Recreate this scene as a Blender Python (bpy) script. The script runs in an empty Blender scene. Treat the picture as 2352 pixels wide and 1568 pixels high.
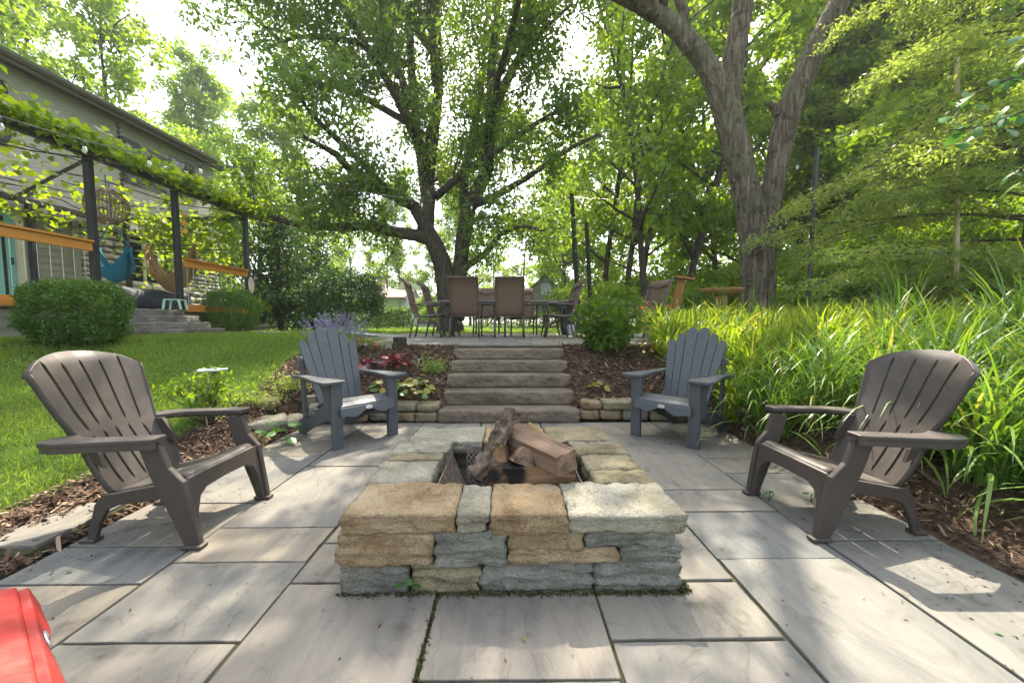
import bpy, bmesh, math, random
import numpy as np
from mathutils import Vector, Matrix, noise as MN
R = math.radians
SC = bpy.context.scene
COL = SC.collection
# ------------------------------------------------------------------ camera
EYE = 1.08
cam = bpy.data.cameras.new('camera'); cob = bpy.data.objects.new('camera', cam); COL.objects.link(cob)
cam.sensor_width = 36; cam.lens = 900 / 2352 * 36; cam.shift_y = 18 / 2352
cam.clip_start = .05; cam.clip_end = 2000
TH, PH = R(3.9), R(-.64)
cob.location = (0, 0, EYE); cob.rotation_euler = (R(90) - TH, 0, PH)
SC.camera = cob
SC.render.resolution_x = 1024; SC.render.resolution_y = 682
# ------------------------------------------------------------------ sky, sun, exposure
SUN_AZ, SUN_EL = R(8), R(54)          # azimuth clockwise from +Y
w = bpy.data.worlds.new('World'); SC.world = w; w.use_nodes = True
nt = w.node_tree; bg = nt.nodes['Background']
sky = nt.nodes.new('ShaderNodeTexSky'); sky.sky_type = 'NISHITA'; sky.sun_disc = False
sky.sun_elevation = SUN_EL; sky.sun_rotation = SUN_AZ; sky.air_density = 1.0; sky.dust_density = 3.0; sky.ozone_density = 1.0
hsv = nt.nodes.new('ShaderNodeHueSaturation'); hsv.inputs['Saturation'].default_value = .45          # hazy, nearly white sky
nt.links.new(sky.outputs[0], hsv.inputs['Color']); nt.links.new(hsv.outputs[0], bg.inputs[0]); bg.inputs[1].default_value = .15
sl = bpy.data.lights.new('sun', 'SUN'); sl.energy = 3.1; sl.angle = R(.53); sl.color = (1, .89, .73)
so = bpy.data.objects.new('sun', sl); COL.objects.link(so)
SD = Vector((math.sin(SUN_AZ) * math.cos(SUN_EL), math.cos(SUN_AZ) * math.cos(SUN_EL), math.sin(SUN_EL)))
so.rotation_euler = SD.to_track_quat('Z', 'Y').to_euler(); so.location = SD * 60
SC.view_settings.view_transform = 'Standard'; SC.view_settings.look = 'None'
SC.view_settings.gamma = 1; SC.view_settings.use_curve_mapping = False
SC.view_settings.exposure = 2.2
# ------------------------------------------------------------------ photo pixel -> direction (2352 x 1568 frame)
_ct, _st, _cp, _sp = math.cos(TH), math.sin(TH), math.cos(PH), math.sin(PH)
def ray(u, v):
    x = (u - 1176) / 900; z = -(v - 802) / 900
    y = _ct + z * _st
    return (x * _cp - y * _sp, x * _sp + y * _cp, -_st + z * _ct)
def onZ(u, v, z=0.):
    d = ray(u, v); t = (z - EYE) / d[2]; return Vector((d[0] * t, d[1] * t, z))
def onY(u, v, Y):
    d = ray(u, v); t = Y / d[1]; return Vector((d[0] * t, Y, EYE + d[2] * t))
def onX(u, v, X):
    d = ray(u, v); t = X / d[0]; return Vector((X, d[1] * t, EYE + d[2] * t))
# ------------------------------------------------------------------ tags and objects
def tag(o, label=None, cat=None, group=None, kind=None):
    if label: o['label'] = label
    if cat: o['category'] = cat
    if group: o['group'] = group
    if kind: o['kind'] = kind
    return o
def empty(name, loc=(0, 0, 0), rz=0, label=None, cat=None, group=None):
    o = bpy.data.objects.new(name, None); COL.objects.link(o); o.empty_display_size = .1
    o.location = loc; o.rotation_euler = (0, 0, rz)
    return tag(o, label, cat, group)
def link(name, me, mat=None, parent=None, loc=None, rot=None):
    o = bpy.data.objects.new(name, me); COL.objects.link(o)
    if mat is not None and len(me.materials) == 0: me.materials.append(mat)
    if parent is not None: o.parent = parent
    if loc is not None: o.location = loc
    if rot is not None: o.rotation_euler = rot
    return o
def copy_tree(o, parent=None):
    c = o.copy(); COL.objects.link(c); c.parent = parent
    for ch in list(o.children): copy_tree(ch, c)
    return c
def bevel(o, wd=.004, seg=2, ang=40):
    m = o.modifiers.new('bevel', 'BEVEL'); m.width = wd; m.segments = seg; m.limit_method = 'ANGLE'; m.angle_limit = R(ang)
    return o
def npmesh(name, V, F, attr=None, smooth=False):
    V = np.asarray(V, dtype=np.float32); F = np.asarray(F, dtype=np.int32); k = F.shape[1]
    me = bpy.data.meshes.new(name)
    me.vertices.add(len(V)); me.vertices.foreach_set('co', V.ravel())
    me.loops.add(F.size); me.loops.foreach_set('vertex_index', F.ravel())
    me.polygons.add(len(F)); me.polygons.foreach_set('loop_start', np.arange(0, F.size, k, dtype=np.int32))
    if attr is not None:
        a = me.attributes.new('v', 'FLOAT', 'FACE'); a.data.foreach_set('value', np.asarray(attr, dtype=np.float32))
    if smooth: me.polygons.foreach_set('use_smooth', np.ones(len(F), dtype=bool))
    me.update(calc_edges=True)
    return me
class MB:
    def __init__(s): s.v = []; s.f = []
    def add(s, V, F):
        n = len(s.v); s.v += [tuple(p) for p in V]; s.f += [tuple(i + n for i in f) for f in F]; return s
    def box(s, a, b, M=None):
        V = [Vector((x, y, z)) for z in (a[2], b[2]) for y in (a[1], b[1]) for x in (a[0], b[0])]
        if M is not None: V = [M @ p for p in V]
        return s.add(V, [(0, 2, 3, 1), (4, 5, 7, 6), (0, 1, 5, 4), (2, 6, 7, 3), (0, 4, 6, 2), (1, 3, 7, 5)])
    def prism(s, poly, a, b, fn):
        """poly: 2D points, extruded from a to b; fn(p, q, t) -> 3D"""
        n = len(poly); V = [fn(p[0], p[1], a) for p in poly] + [fn(p[0], p[1], b) for p in poly]
        F = [tuple(range(n))[::-1], tuple(range(n, 2 * n))] + [(i, (i + 1) % n, n + (i + 1) % n, n + i) for i in range(n)]
        return s.add(V, F)
    def tube(s, pts, rad, sides=8, cap=True, bark=0.):
        pts = [Vector(p) for p in pts]; n = len(pts)
        if not hasattr(rad, '__len__'): rad = [rad] * n
        V = []; F = []; ref = None
        for i in range(n):
            t = (pts[min(i + 1, n - 1)] - pts[max(i - 1, 0)]);
            t = t.normalized() if t.length > 1e-9 else Vector((0, 0, 1))
            if ref is None: ref = Vector((1, 0, 0)) if abs(t.x) < .8 else Vector((0, 1, 0))
            a = (ref - t * ref.dot(t)).normalized(); ref = a; b = t.cross(a)
            for k in range(sides):
                q = 2 * math.pi * k / sides; k_ = 1.
                if bark:
                    hh = pts[i].z; c_ = Vector((math.cos(q) * 3.4, math.sin(q) * 3.4, hh * 1.1)); k_ = 1 + bark * ((1 - 2.2 * abs(MN.noise(c_ * 1.6))) + .8 * MN.noise(Vector((c_.x * 5, c_.y * 5, hh * 6))))
                V.append(pts[i] + (a * math.cos(q) + b * math.sin(q)) * rad[i] * k_)
        for i in range(n - 1):
            for k in range(sides):
                k2 = (k + 1) % sides; F.append((i * sides + k, i * sides + k2, (i + 1) * sides + k2, (i + 1) * sides + k))
        if cap: F += [tuple(range(sides))[::-1], tuple(range((n - 1) * sides, n * sides))]
        return s.add(V, F)
    def lathe(s, prof, c=(0, 0, 0), sides=20, wave=None):
        V = []; F = []; n = len(prof)
        for r, z in prof:
            for k in range(sides):
                q = 2 * math.pi * k / sides; rr = r; zz = z
                if wave: rr, zz = wave(r, z, q)
                V.append((c[0] + rr * math.cos(q), c[1] + rr * math.sin(q), c[2] + zz))
        for i in range(n - 1):
            for k in range(sides):
                k2 = (k + 1) % sides; F.append((i * sides + k, i * sides + k2, (i + 1) * sides + k2, (i + 1) * sides + k))
        return s.add(V, F)
    def grid(s, fn, nu, nv):
        V = [fn(i / nu, j / nv) for j in range(nv + 1) for i in range(nu + 1)]
        F = [(j * (nu + 1) + i, j * (nu + 1) + i + 1, (j + 1) * (nu + 1) + i + 1, (j + 1) * (nu + 1) + i) for j in range(nv) for i in range(nu)]
        return s.add(V, F)
    def slabgrid(s, fn, nu, nv, th):
        """closed sheet: fn(u,v,t) with t 0 bottom, 1 top"""
        n0 = len(s.v)
        s.grid(lambda u, v: fn(u, v, 1), nu, nv); n1 = len(s.v)
        s.grid(lambda u, v: fn(u, v, 0), nu, nv)
        m = (nu + 1) * (nv + 1)
        s.f[-nu * nv:] = [f[::-1] for f in s.f[-nu * nv:]]
        ring = [i for i in range(nu + 1)] + [j * (nu + 1) + nu for j in range(1, nv + 1)] + [nv * (nu + 1) + i for i in range(nu - 1, -1, -1)] + [j * (nu + 1) for j in range(nv - 1, 0, -1)]
        for a, b in zip(ring, ring[1:] + ring[:1]): s.f.append((n0 + b, n0 + a, n1 + a, n1 + b))
        return s
    def mesh(s, name, smooth=False):
        me = bpy.data.meshes.new(name); me.from_pydata([tuple(p) for p in s.v], [], s.f)
        if smooth: me.polygons.foreach_set('use_smooth', [True] * len(me.polygons))
        me.update(); return me
    def build(s, name, mat, parent=None, smooth=False, loc=None, rot=None, bev=None):
        o = link(name, s.mesh(name, smooth), mat, parent, loc, rot)
        if bev: bevel(o, bev)
        return o
def cl01(t): return max(0., min(1., t))
def fbm(p, oct=3):
    return MN.fractal(p, 1.0, 2.0, oct)
def rock_mesh(name, hx, hy, hz, seed, res=(8, 5, 4), r=.02, amp=.01, freq=9., strata=0., only=None, lump=.6, crisp=0.):
    """rounded box with rough faces; centred, half sizes hx, hy, hz"""
    idx = {}; V = []; F = []; h = (hx, hy, hz); sv = Vector((seed * 7.13 % 97, seed * 3.71 % 89, seed * 1.37 % 83))
    rr = min(r, hx * .9, hy * .9, hz * .9); inn = [q - rr for q in h]
    def vert(i, j, k):
        key = (i, j, k)
        if key in idx: return idx[key]
        p = Vector(((2 * i / res[0] - 1) * hx, (2 * j / res[1] - 1) * hy, (2 * k / res[2] - 1) * hz))
        c = Vector([max(-inn[a], min(inn[a], p[a])) for a in range(3)]); d = p - c
        q = c + d.normalized() * rr; n = d.normalized()
        wgt = 1.0 if only is None else max(0., only(n))
        if crisp: wgt *= cl01((hz - abs(q.z)) / crisp)
        fn_ = 1 - 2 * abs(MN.noise(q * freq + sv)); dd = (fn_ * .5 + fbm(q * freq * 2.3 + sv, 3) * .55) * amp * wgt + MN.noise(q * freq * .33 + sv * 2) * amp * lump * wgt
        ed = sum(1 for a in range(3) if abs(d[a]) > 1e-6)
        if ed > 1 and only is None: dd -= max(0, MN.noise(p * freq * 1.7 + sv * 3) - .05) * amp * 1.6
        if strata and abs(n.z) < .6:
            s = MN.noise(Vector((q.x * 4, q.y * 4, q.z * 42)) + sv) + .5 * MN.noise(Vector((q.x * 13, q.y * 13, q.z * 70)) + sv); dd += (math.floor(s * 4) / 4) * strata * wgt
        V.append(q + n * dd); idx[key] = len(V) - 1; return idx[key]
    for a in range(3):
        b, c = (a + 1) % 3, (a + 2) % 3
        for side in (0, res[a]):
            for i in range(res[b]):
                for j in range(res[c]):
                    q = []
                    for di, dj in ((0, 0), (1, 0), (1, 1), (0, 1)):
                        key = [0, 0, 0]; key[a] = side; key[b] = i + di; key[c] = j + dj; q.append(vert(*key))
                    F.append(tuple(q) if side else tuple(q[::-1]))
    me = bpy.data.meshes.new(name); me.from_pydata([tuple(p) for p in V], [], F)
    me.polygons.foreach_set('use_smooth', [True] * len(F)); me.update(); return me
# ------------------------------------------------------------------ materials
def N(nt, t, **k):
    n = nt.nodes.new(t)
    for a, b in k.items(): setattr(n, a, b)
    return n
def mixc(nt, fac, a, b, mode='MIX'):
    m = N(nt, 'ShaderNodeMix', data_type='RGBA', blend_type=mode)
    for sock, val in ((0, fac), (6, a), (7, b)):
        if isinstance(val, (int, float)): m.inputs[sock].default_value = val
        elif isinstance(val, tuple): m.inputs[sock].default_value = (*val[:3], 1)
        else: nt.links.new(val, m.inputs[sock])
    return m.outputs[2]
def math_n(nt, op, a, b=None):
    m = N(nt, 'ShaderNodeMath', operation=op)
    for i, v in enumerate((a, b)):
        if v is None: continue
        if isinstance(v, (int, float)): m.inputs[i].default_value = v
        else: nt.links.new(v, m.inputs[i])
    return m.outputs[0]
def ramp(nt, fac, stops):
    r = N(nt, 'ShaderNodeValToRGB'); e = r.color_ramp.elements
    while len(e) < len(stops): e.new(.5)
    for el, (p, c) in zip(e, stops): el.position = p; el.color = (*c, 1) if len(c) == 3 else c
    nt.links.new(fac, r.inputs[0]); return r.outputs[0]
def coords(nt, stretch=(1, 1, 1), rnd=True, kind='Object', rot=(0, 0, 0)):
    tc = N(nt, 'ShaderNodeTexCoord'); out = tc.outputs[kind]
    if rnd:
        oi = N(nt, 'ShaderNodeObjectInfo'); c = N(nt, 'ShaderNodeCombineXYZ')
        s = math_n(nt, 'MULTIPLY', oi.outputs['Random'], 37.); s2 = math_n(nt, 'MULTIPLY', oi.outputs['Random'], 91.)
        nt.links.new(s, c.inputs[0]); nt.links.new(s2, c.inputs[1]); nt.links.new(s, c.inputs[2])
        va = N(nt, 'ShaderNodeVectorMath', operation='ADD'); nt.links.new(out, va.inputs[0]); nt.links.new(c.outputs[0], va.inputs[1]); out = va.outputs[0]
    mp = N(nt, 'ShaderNodeMapping'); mp.inputs['Scale'].default_value = stretch; mp.inputs['Rotation'].default_value = rot
    nt.links.new(out, mp.inputs[0]); return mp.outputs[0]
def noise_n(nt, vec, scale, detail=4, rough=.55, dist=0.):
    n = N(nt, 'ShaderNodeTexNoise'); n.inputs['Scale'].default_value = scale; n.inputs['Detail'].default_value = detail
    n.inputs['Roughness'].default_value = rough; n.inputs['Distortion'].default_value = dist
    nt.links.new(vec, n.inputs['Vector']); return n.outputs[0]
def bump_n(nt, h, strength, dist=.01):
    b = N(nt, 'ShaderNodeBump'); b.inputs['Strength'].default_value = strength; b.inputs['Distance'].default_value = dist
    nt.links.new(h, b.inputs['Height']); return b.outputs[0]
def newmat(name):
    m = bpy.data.materials.new(name); m.use_nodes = True; nt = m.node_tree; p = nt.nodes['Principled BSDF']
    return m, nt, p
def pmat(name, stops, rough=.6, scale=6, detail=5, bump=.2, bscale=60, bdist=.01, metal=0, stretch=(1, 1, 1), objvar=.0, spec=.5, rnd=True, fine=.0, rot=(0, 0, 0), rvar=0.):
    """stops: list of colours spread over a noise ramp"""
    m, nt, p = newmat(name); v = coords(nt, stretch, rnd, rot=rot)
    n = noise_n(nt, v, scale, detail)
    k = len(stops); pos = [.3 + .4 * i / max(1, k - 1) for i in range(k)]
    c = ramp(nt, n, list(zip(pos, stops))) if k > 1 else None
    if c is None:
        c = mixc(nt, n, tuple(q * .85 for q in stops[0]), tuple(min(1, q * 1.15) for q in stops[0]))
    if objvar:
        oi = N(nt, 'ShaderNodeObjectInfo'); mr = N(nt, 'ShaderNodeMapRange'); nt.links.new(oi.outputs['Random'], mr.inputs[0])
        mr.inputs[3].default_value = 1 - objvar; mr.inputs[4].default_value = 1 + objvar
        hs = N(nt, 'ShaderNodeHueSaturation'); nt.links.new(mr.outputs[0], hs.inputs['Value']); nt.links.new(c, hs.inputs['Color']); c = hs.outputs[0]
    if fine:
        f = noise_n(nt, v, scale * 14, 3); f2 = ramp(nt, f, [(.3, (1 - fine,) * 3), (.7, (1 + fine,) * 3)]); c = mixc(nt, 1., c, f2, 'MULTIPLY')
    nt.links.new(c, p.inputs['Base Color']); p.inputs['Roughness'].default_value = rough; p.inputs['Metallic'].default_value = metal
    p.inputs['Specular IOR Level'].default_value = spec
    if rvar:
        rv = ramp(nt, n, [(.3, (max(0, rough - rvar),) * 3), (.7, (min(1, rough + rvar),) * 3)]); nt.links.new(rv, p.inputs['Roughness'])
    if bump:
        b = noise_n(nt, v, bscale, 4); nt.links.new(bump_n(nt, b, bump, bdist), p.inputs['Normal'])
    return m
def lmat(name, stops, trans, tr=.45, rough=.5, clump=1.2, spec=.35, objvar=.12):
    """leaf: colour by face attribute v, thin and lit through"""
    m, nt, p = newmat(name)
    at = N(nt, 'ShaderNodeAttribute', attribute_name='v'); g = N(nt, 'ShaderNodeNewGeometry')
    n = noise_n(nt, g.outputs['Position'], clump, 2)
    f = math_n(nt, 'ADD', math_n(nt, 'MULTIPLY', at.outputs['Fac'], .55), math_n(nt, 'MULTIPLY', n, .45))
    k = len(stops); c = ramp(nt, f, [(.15 + .7 * i / max(1, k - 1), s) for i, s in enumerate(stops)])
    oi = N(nt, 'ShaderNodeObjectInfo'); mr = N(nt, 'ShaderNodeMapRange'); nt.links.new(oi.outputs['Random'], mr.inputs[0])
    mr.inputs[3].default_value = 1 - objvar; mr.inputs[4].default_value = 1 + objvar
    hs = N(nt, 'ShaderNodeHueSaturation'); nt.links.new(mr.outputs[0], hs.inputs['Value']); nt.links.new(c, hs.inputs['Color']); c = hs.outputs[0]
    nt.links.new(c, p.inputs['Base Color']); p.inputs['Roughness'].default_value = rough; p.inputs['Specular IOR Level'].default_value = spec
    t = N(nt, 'ShaderNodeBsdfTranslucent'); tc = mixc(nt, 1., c, trans, 'MULTIPLY'); nt.links.new(tc, t.inputs['Color'])
    mx = N(nt, 'ShaderNodeMixShader'); mx.inputs[0].default_value = tr
    nt.links.new(p.outputs[0], mx.inputs[1]); nt.links.new(t.outputs[0], mx.inputs[2])
    nt.links.new(mx.outputs[0], nt.nodes['Material Output'].inputs['Surface'])
    return m
# ------------------------------------------------------------------ terrain height
def cl(t, a=0., b=1.): return max(a, min(b, t))
def sst(a, b, t): t = cl((t - a) / (b - a)); return t * t * (3 - 2 * t)
def gz(x, y):
    up = .72 + .05 * cl((y - 5.4) / 1.6)
    if y < 4.34: mid = -.07
    else: mid = min(up, .10 + (up - .10) * cl((y - 4.3) / 1.25))
    lf = .03 + .77 * cl((y - 1.3) / 5.1) ** 1.45 + .10 * max(0, -2.75 - x); lf = min(lf, .86)
    rt = .03 + .74 * cl((y - 1.6) / 4.4) + .13 * max(0, x - 2.7); rt = min(rt, .80)
    if x < -2.12:
        b = sst(-2.12, -2.8, x); e = mid if y > 4.34 else -.03
        z = e + (lf - e) * b
    elif x > 2.12:
        b = sst(2.12, 2.8, x); e = mid if y > 4.34 else -.03
        z = e + (rt - e) * b
    else: z = mid
    if y > 9: z = z + (.78 - z) * sst(9, 13, y)
    return z
def gv(x, y, dz=0.): return Vector((x, y, gz(x, y) + dz))
# ------------------------------------------------------------------ palette
M = {}
def stone_mat(name, stops, scale=5, bump=.9, objvar=.12, green=0.):
    m, nt, p = newmat(name); v = coords(nt)
    n = noise_n(nt, v, scale, 6, .6); c = ramp(nt, n, [(.28 + .44 * i / (len(stops) - 1), s) for i, s in enumerate(stops)])
    f = noise_n(nt, v, scale * 22, 3); c = mixc(nt, .8, c, ramp(nt, f, [(.3, (.62,) * 3), (.65, (1.16,) * 3)]), 'MULTIPLY')
    lay = noise_n(nt, coords(nt, (.25, .25, 2.4)), 16, 5, .7, .5); c = mixc(nt, .75, c, ramp(nt, lay, [(.34, (.50, .47, .42)), (.44, (.95, .95, .94)), (.7, (1.2, 1.18, 1.14))]), 'MULTIPLY')
    ck = noise_n(nt, coords(nt, (1, 1, 1.9)), 7, 4, .6, .7); c = mixc(nt, .8, c, ramp(nt, ck, [(.478, (1,) * 3), (.49, (.42, .39, .35)), (.502, (1,) * 3)]), 'MULTIPLY')   # fine cracks
    oi = N(nt, 'ShaderNodeObjectInfo'); mr = N(nt, 'ShaderNodeMapRange'); nt.links.new(oi.outputs['Random'], mr.inputs[0]); mr.inputs[3].default_value = 1 - objvar; mr.inputs[4].default_value = 1 + objvar
    hs = N(nt, 'ShaderNodeHueSaturation'); nt.links.new(mr.outputs[0], hs.inputs['Value']); nt.links.new(c, hs.inputs['Color'])
    nt.links.new(hs.outputs[0], p.inputs['Base Color']); p.inputs['Roughness'].default_value = .85; p.inputs['Specular IOR Level'].default_value = .25
    v2 = coords(nt, (1, 1, 2.6)); b = math_n(nt, 'ADD', noise_n(nt, v2, 22, 6, .65), math_n(nt, 'MULTIPLY', noise_n(nt, v, 130, 2), .25))
    nt.links.new(bump_n(nt, b, bump, .015), p.inputs['Normal']); return m
M['tan_stone'] = stone_mat('tan_stone', [(.145, .092, .045), (.255, .19, .11), (.33, .27, .18)])
M['grey_stone'] = stone_mat('grey_stone', [(.095, .098, .08), (.17, .172, .145), (.24, .24, .203)])
M['pale_stone'] = stone_mat('pale_stone', [(.155, .138, .092), (.235, .222, .172), (.30, .285, .23)])
M['olive_stone'] = stone_mat('olive_stone', [(.12, .098, .055), (.205, .175, .107), (.265, .237, .163)])
M['step_stone'] = stone_mat('step_stone', [(.10, .08, .055), (.155, .126, .092), (.205, .172, .128)], 3, .6, .05)
def slab_mat():
    m, nt, p = newmat('bluestone')
    oi0 = N(nt, 'ShaderNodeObjectInfo'); cr = N(nt, 'ShaderNodeCombineXYZ'); nt.links.new(math_n(nt, 'ADD', math_n(nt, 'MULTIPLY', math_n(nt, 'FRACT', math_n(nt, 'MULTIPLY', oi0.outputs['Random'], 7.3)), 2.2), -.5), cr.inputs[2])
    def coords(nt, stretch=(1, 1, 1), rot=None, _c=globals()['coords']):
        o = _c(nt, stretch); mp = o.node
        if rot is not None: nt.links.new(cr.outputs[0], mp.inputs['Rotation'])
        return o
    v = coords(nt, (1, .45, 1), rot=(0, 0, R(24)))
    n = noise_n(nt, v, 2.6, 6, .62, 1.2)
    c = ramp(nt, n, [(.28, (.105, .105, .098)), (.40, (.143, .140, .130)), (.52, (.183, .172, .152)), (.64, (.212, .200, .178)), (.76, (.165, .14, .108))])
    oi = N(nt, 'ShaderNodeObjectInfo')
    tint = ramp(nt, oi.outputs['Random'], [(0., (.74, .79, .82)), (.3, (1.06, 1, .92)), (.55, (.84, .87, .87)), (.8, (1.14, 1.05, .92)), (1., (.95, .88, .78))])
    c = mixc(nt, 1., c, tint, 'MULTIPLY')
    v2 = coords(nt, (1, .12, 1), rot=(0, 0, R(28))); s = noise_n(nt, v2, 22, 4, .6)
    c = mixc(nt, .7, c, ramp(nt, s, [(.3, (.84, .85, .86)), (.7, (1.12, 1.11, 1.08))]), 'MULTIPLY')
    v3 = coords(nt); d = noise_n(nt, v3, 7, 3); c = mixc(nt, 1., c, ramp(nt, d, [(.25, (.62, .60, .56)), (.40, (1, 1, 1))]), 'MULTIPLY')
    f = noise_n(nt, v3, 160, 2); c = mixc(nt, .5, c, ramp(nt, f, [(.3, (.85,) * 3), (.7, (1.1,) * 3)]), 'MULTIPLY')
    # thin cleft ledges
    vc = coords(nt, (1, .5, 1), rot=(0, 0, R(30))); cn = noise_n(nt, vc, 1.7, 5, .6, .8)
    led = ramp(nt, cn, [(.44, (0,) * 3), (.452, (.5,) * 3), (.55, (.55,) * 3), (.56, (1,) * 3)])
    edge = ramp(nt, cn, [(.438, (1,) * 3), (.446, (.62,) * 3), (.455, (1,) * 3), (.552, (1,) * 3), (.557, (.68,) * 3), (.565, (1,) * 3)])
    r2 = N(nt, 'ShaderNodeValToRGB')
    c = mixc(nt, .4, c, edge, 'MULTIPLY')
    nt.links.new(c, p.inputs['Base Color']); p.inputs['Roughness'].default_value = .72; p.inputs['Specular IOR Level'].default_value = .3
    h = math_n(nt, 'ADD', math_n(nt, 'MULTIPLY', led, .6), math_n(nt, 'ADD', math_n(nt, 'MULTIPLY', n, .9), math_n(nt, 'MULTIPLY', s, .16)))
    nt.links.new(bump_n(nt, h, .45, .012), p.inputs['Normal']); return m
M['slab'] = slab_mat()
M['joint'] = pmat('mossy_joint_sand', [(.05, .045, .03), (.07, .075, .035), (.10, .09, .07)], .95, 9, bump=.6, bscale=200, spec=.1)
M['soil'] = pmat('mulch_soil', [(.045, .03, .021), (.09, .06, .042), (.15, .105, .072)], .95, 26, bump=1., bscale=70, bdist=.03, spec=.1)
def chip_mat():
    m, nt, p = newmat('mulch_chip'); at = N(nt, 'ShaderNodeAttribute', attribute_name='v')
    c = ramp(nt, at.outputs['Fac'], [(0, (.035, .024, .017)), (.45, (.10, .064, .043)), (.75, (.20, .135, .092)), (1, (.38, .29, .20))])
    nt.links.new(c, p.inputs['Base Color']); p.inputs['Roughness'].default_value = .9; p.inputs['Specular IOR Level'].default_value = .15; return m
M['chip'] = chip_mat()
def lawn_mat():
    m, nt, p = newmat('lawn_ground'); g = N(nt, 'ShaderNodeNewGeometry'); n = noise_n(nt, g.outputs['Position'], 1.1, 4)
    f = noise_n(nt, g.outputs['Position'], 60, 4, .7)
    c = ramp(nt, n, [(.3, (.05, .105, .014)), (.5, (.08, .15, .02)), (.7, (.12, .17, .028))])
    c = mixc(nt, 1., c, ramp(nt, f, [(.3, (.45,) * 3), (.7, (1.35,) * 3)]), 'MULTIPLY')
    nt.links.new(c, p.inputs['Base Color']); p.inputs['Roughness'].default_value = .85; p.inputs['Specular IOR Level'].default_value = .15
    nt.links.new(bump_n(nt, f, 1., .05), p.inputs['Normal']); return m
M['lawn'] = lawn_mat()
M['grass'] = lmat('lawn_blade', [(.085, .155, .02), (.14, .235, .03), (.22, .29, .055)], (1.7, 1.6, .6), .45, .55, .8)
# ------------------------------------------------------------------ ground sheet
def axis(lo, hi, dlo, dhi, step):
    a = list(np.arange(dlo, dhi + 1e-6, step)); s = step
    while a[-1] < hi: s *= 1.35; a.append(a[-1] + s)
    s = step
    while a[0] > lo: s *= 1.35; a.insert(0, a[0] - s)
    return a
gx, gy = axis(-320, 320, -9, 9, .16), axis(-60, 420, 0, 14, .16)
V = [(x, y, (-.1 if -.9 < x < .95 and 4 < y < 5.45 else gz(x, y) - (.06 if -2.9 < x < 3 and 4 < y < 5.7 else .004))) for y in gy for x in gx]; nx = len(gx)
F = [(j * nx + i, j * nx + i + 1, (j + 1) * nx + i + 1, (j + 1) * nx + i) for j in range(len(gy) - 1) for i in range(nx - 1)]
ground = link('ground', npmesh('ground', V, F, smooth=True), M['lawn']); tag(ground, kind='structure', label='mown green lawn sloping up beside the stone patio')
# ------------------------------------------------------------------ lower patio
GX = [-2.14, -1.52, -.91, -.28, .35, .96, 1.56, 2.16]
patio = link('patio', MB().box((-2.16, -1.6, -.12), (2.18, 4.22, -.012)).mesh('patio'), M['joint']); tag(patio, kind='structure', label='grey bluestone slab patio around the stone fire pit')
def cols(c, ys, c2=None):
    x0, x1 = GX[c], GX[(c2 or c) + 1]; return [(x0, x1, a, b) for a, b in zip(ys, ys[1:])]
SL = []
SL += cols(0, [-1.5, -.6, .5, 1.02, 1.568, 1.85, 2.30, 3.14, 3.59, 4.2])
SL += cols(1, [-1.5, -.9, .0, .62, 1.27, 1.717, 2.02, 2.90, 3.775, 4.2])
SL += cols(2, [-1.5, -.4, .66, 1.57, 1.866, 2.75, 3.2, 3.775, 4.2])
SL += cols(3, [-1.5, -.8, .1, 1.118, 2.2, 2.9, 3.5, 4.2])
SL += cols(4, [-1.5, -.5, .35, 1.263, 1.565, 2.012, 2.165])
SL += cols(5, [-1.5, -.3, .62, 1.72, 2.165])
SL += cols(4, [2.165, 2.46, 3.36, 3.70, 4.2], 5)
SL += cols(6, [-1.5, -.7, .35, 1.865, 2.74, 3.05, 3.6, 4.2])
rng = random.Random(3)
for i, (x0, x1, y0, y1) in enumerate(SL):
    g = .0065; j = lambda: rng.uniform(-.0025, .0025)
    hx, hy = (x1 - x0) / 2 - g, (y1 - y0) / 2 - g; ext = 0
    if x1 == GX[7]: ext = rng.uniform(-.01, .03)
    b = MB(); top = []
    nu, nv = 14, 14; g = rng.uniform(.0035, .0095); hx, hy = (x1 - x0) / 2 - g, (y1 - y0) / 2 - g; seed = Vector((i * 3.1, i * 1.7, 0))
    def fn(u, v, t, hx=hx, hy=hy, seed=seed, ext=ext):
        x = -hx + 2 * hx * u; y = -hy + 2 * hy * v
        if u == 1: x += ext + .004 * MN.noise(Vector((y * 9, i, 0)))
        if u == 0: x -= .004 * MN.noise(Vector((y * 9, i, 4))) - .006 * max(0, MN.noise(Vector((y * 26, i, 9))) - .25)
        if v in (0, 1): y += (.004 * MN.noise(Vector((x * 9, i, 7))) - .006 * max(0, MN.noise(Vector((x * 26, i, 3))) - .25)) * (1 if v else -1)
        return (x, y, (.002 * MN.noise(Vector((x * 2, y * 2, i)))) if t else -.035)
    b.slabgrid(fn, nu, nv, 0)
    o = b.build('paving_slab', M['slab'], patio, loc=((x0 + x1) / 2 + j(), (y0 + y1) / 2 + j(), rng.uniform(-.002, .002)), rot=(0, 0, j() * .4))
    bevel(o, .004, 2)
# moss in the wide joint and around the pit
moss = pmat('moss', [(.04, .045, .016), (.07, .08, .025), (.10, .10, .05)], .95, 30, bump=1., bscale=160, spec=.1)
mp_ = []
for q in range(900): mp_.append((rng.uniform(-.68, .72), 1.492 + rng.gauss(0, .007), .001))
for q in range(260): mp_.append((rng.uniform(.68, .735), rng.uniform(1.495, 1.56), .001))
for q in range(900): mp_.append((-.279 + rng.gauss(0, .006), rng.uniform(-.5, 1.48), -.004))
MOSS_PTS = mp_
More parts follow.
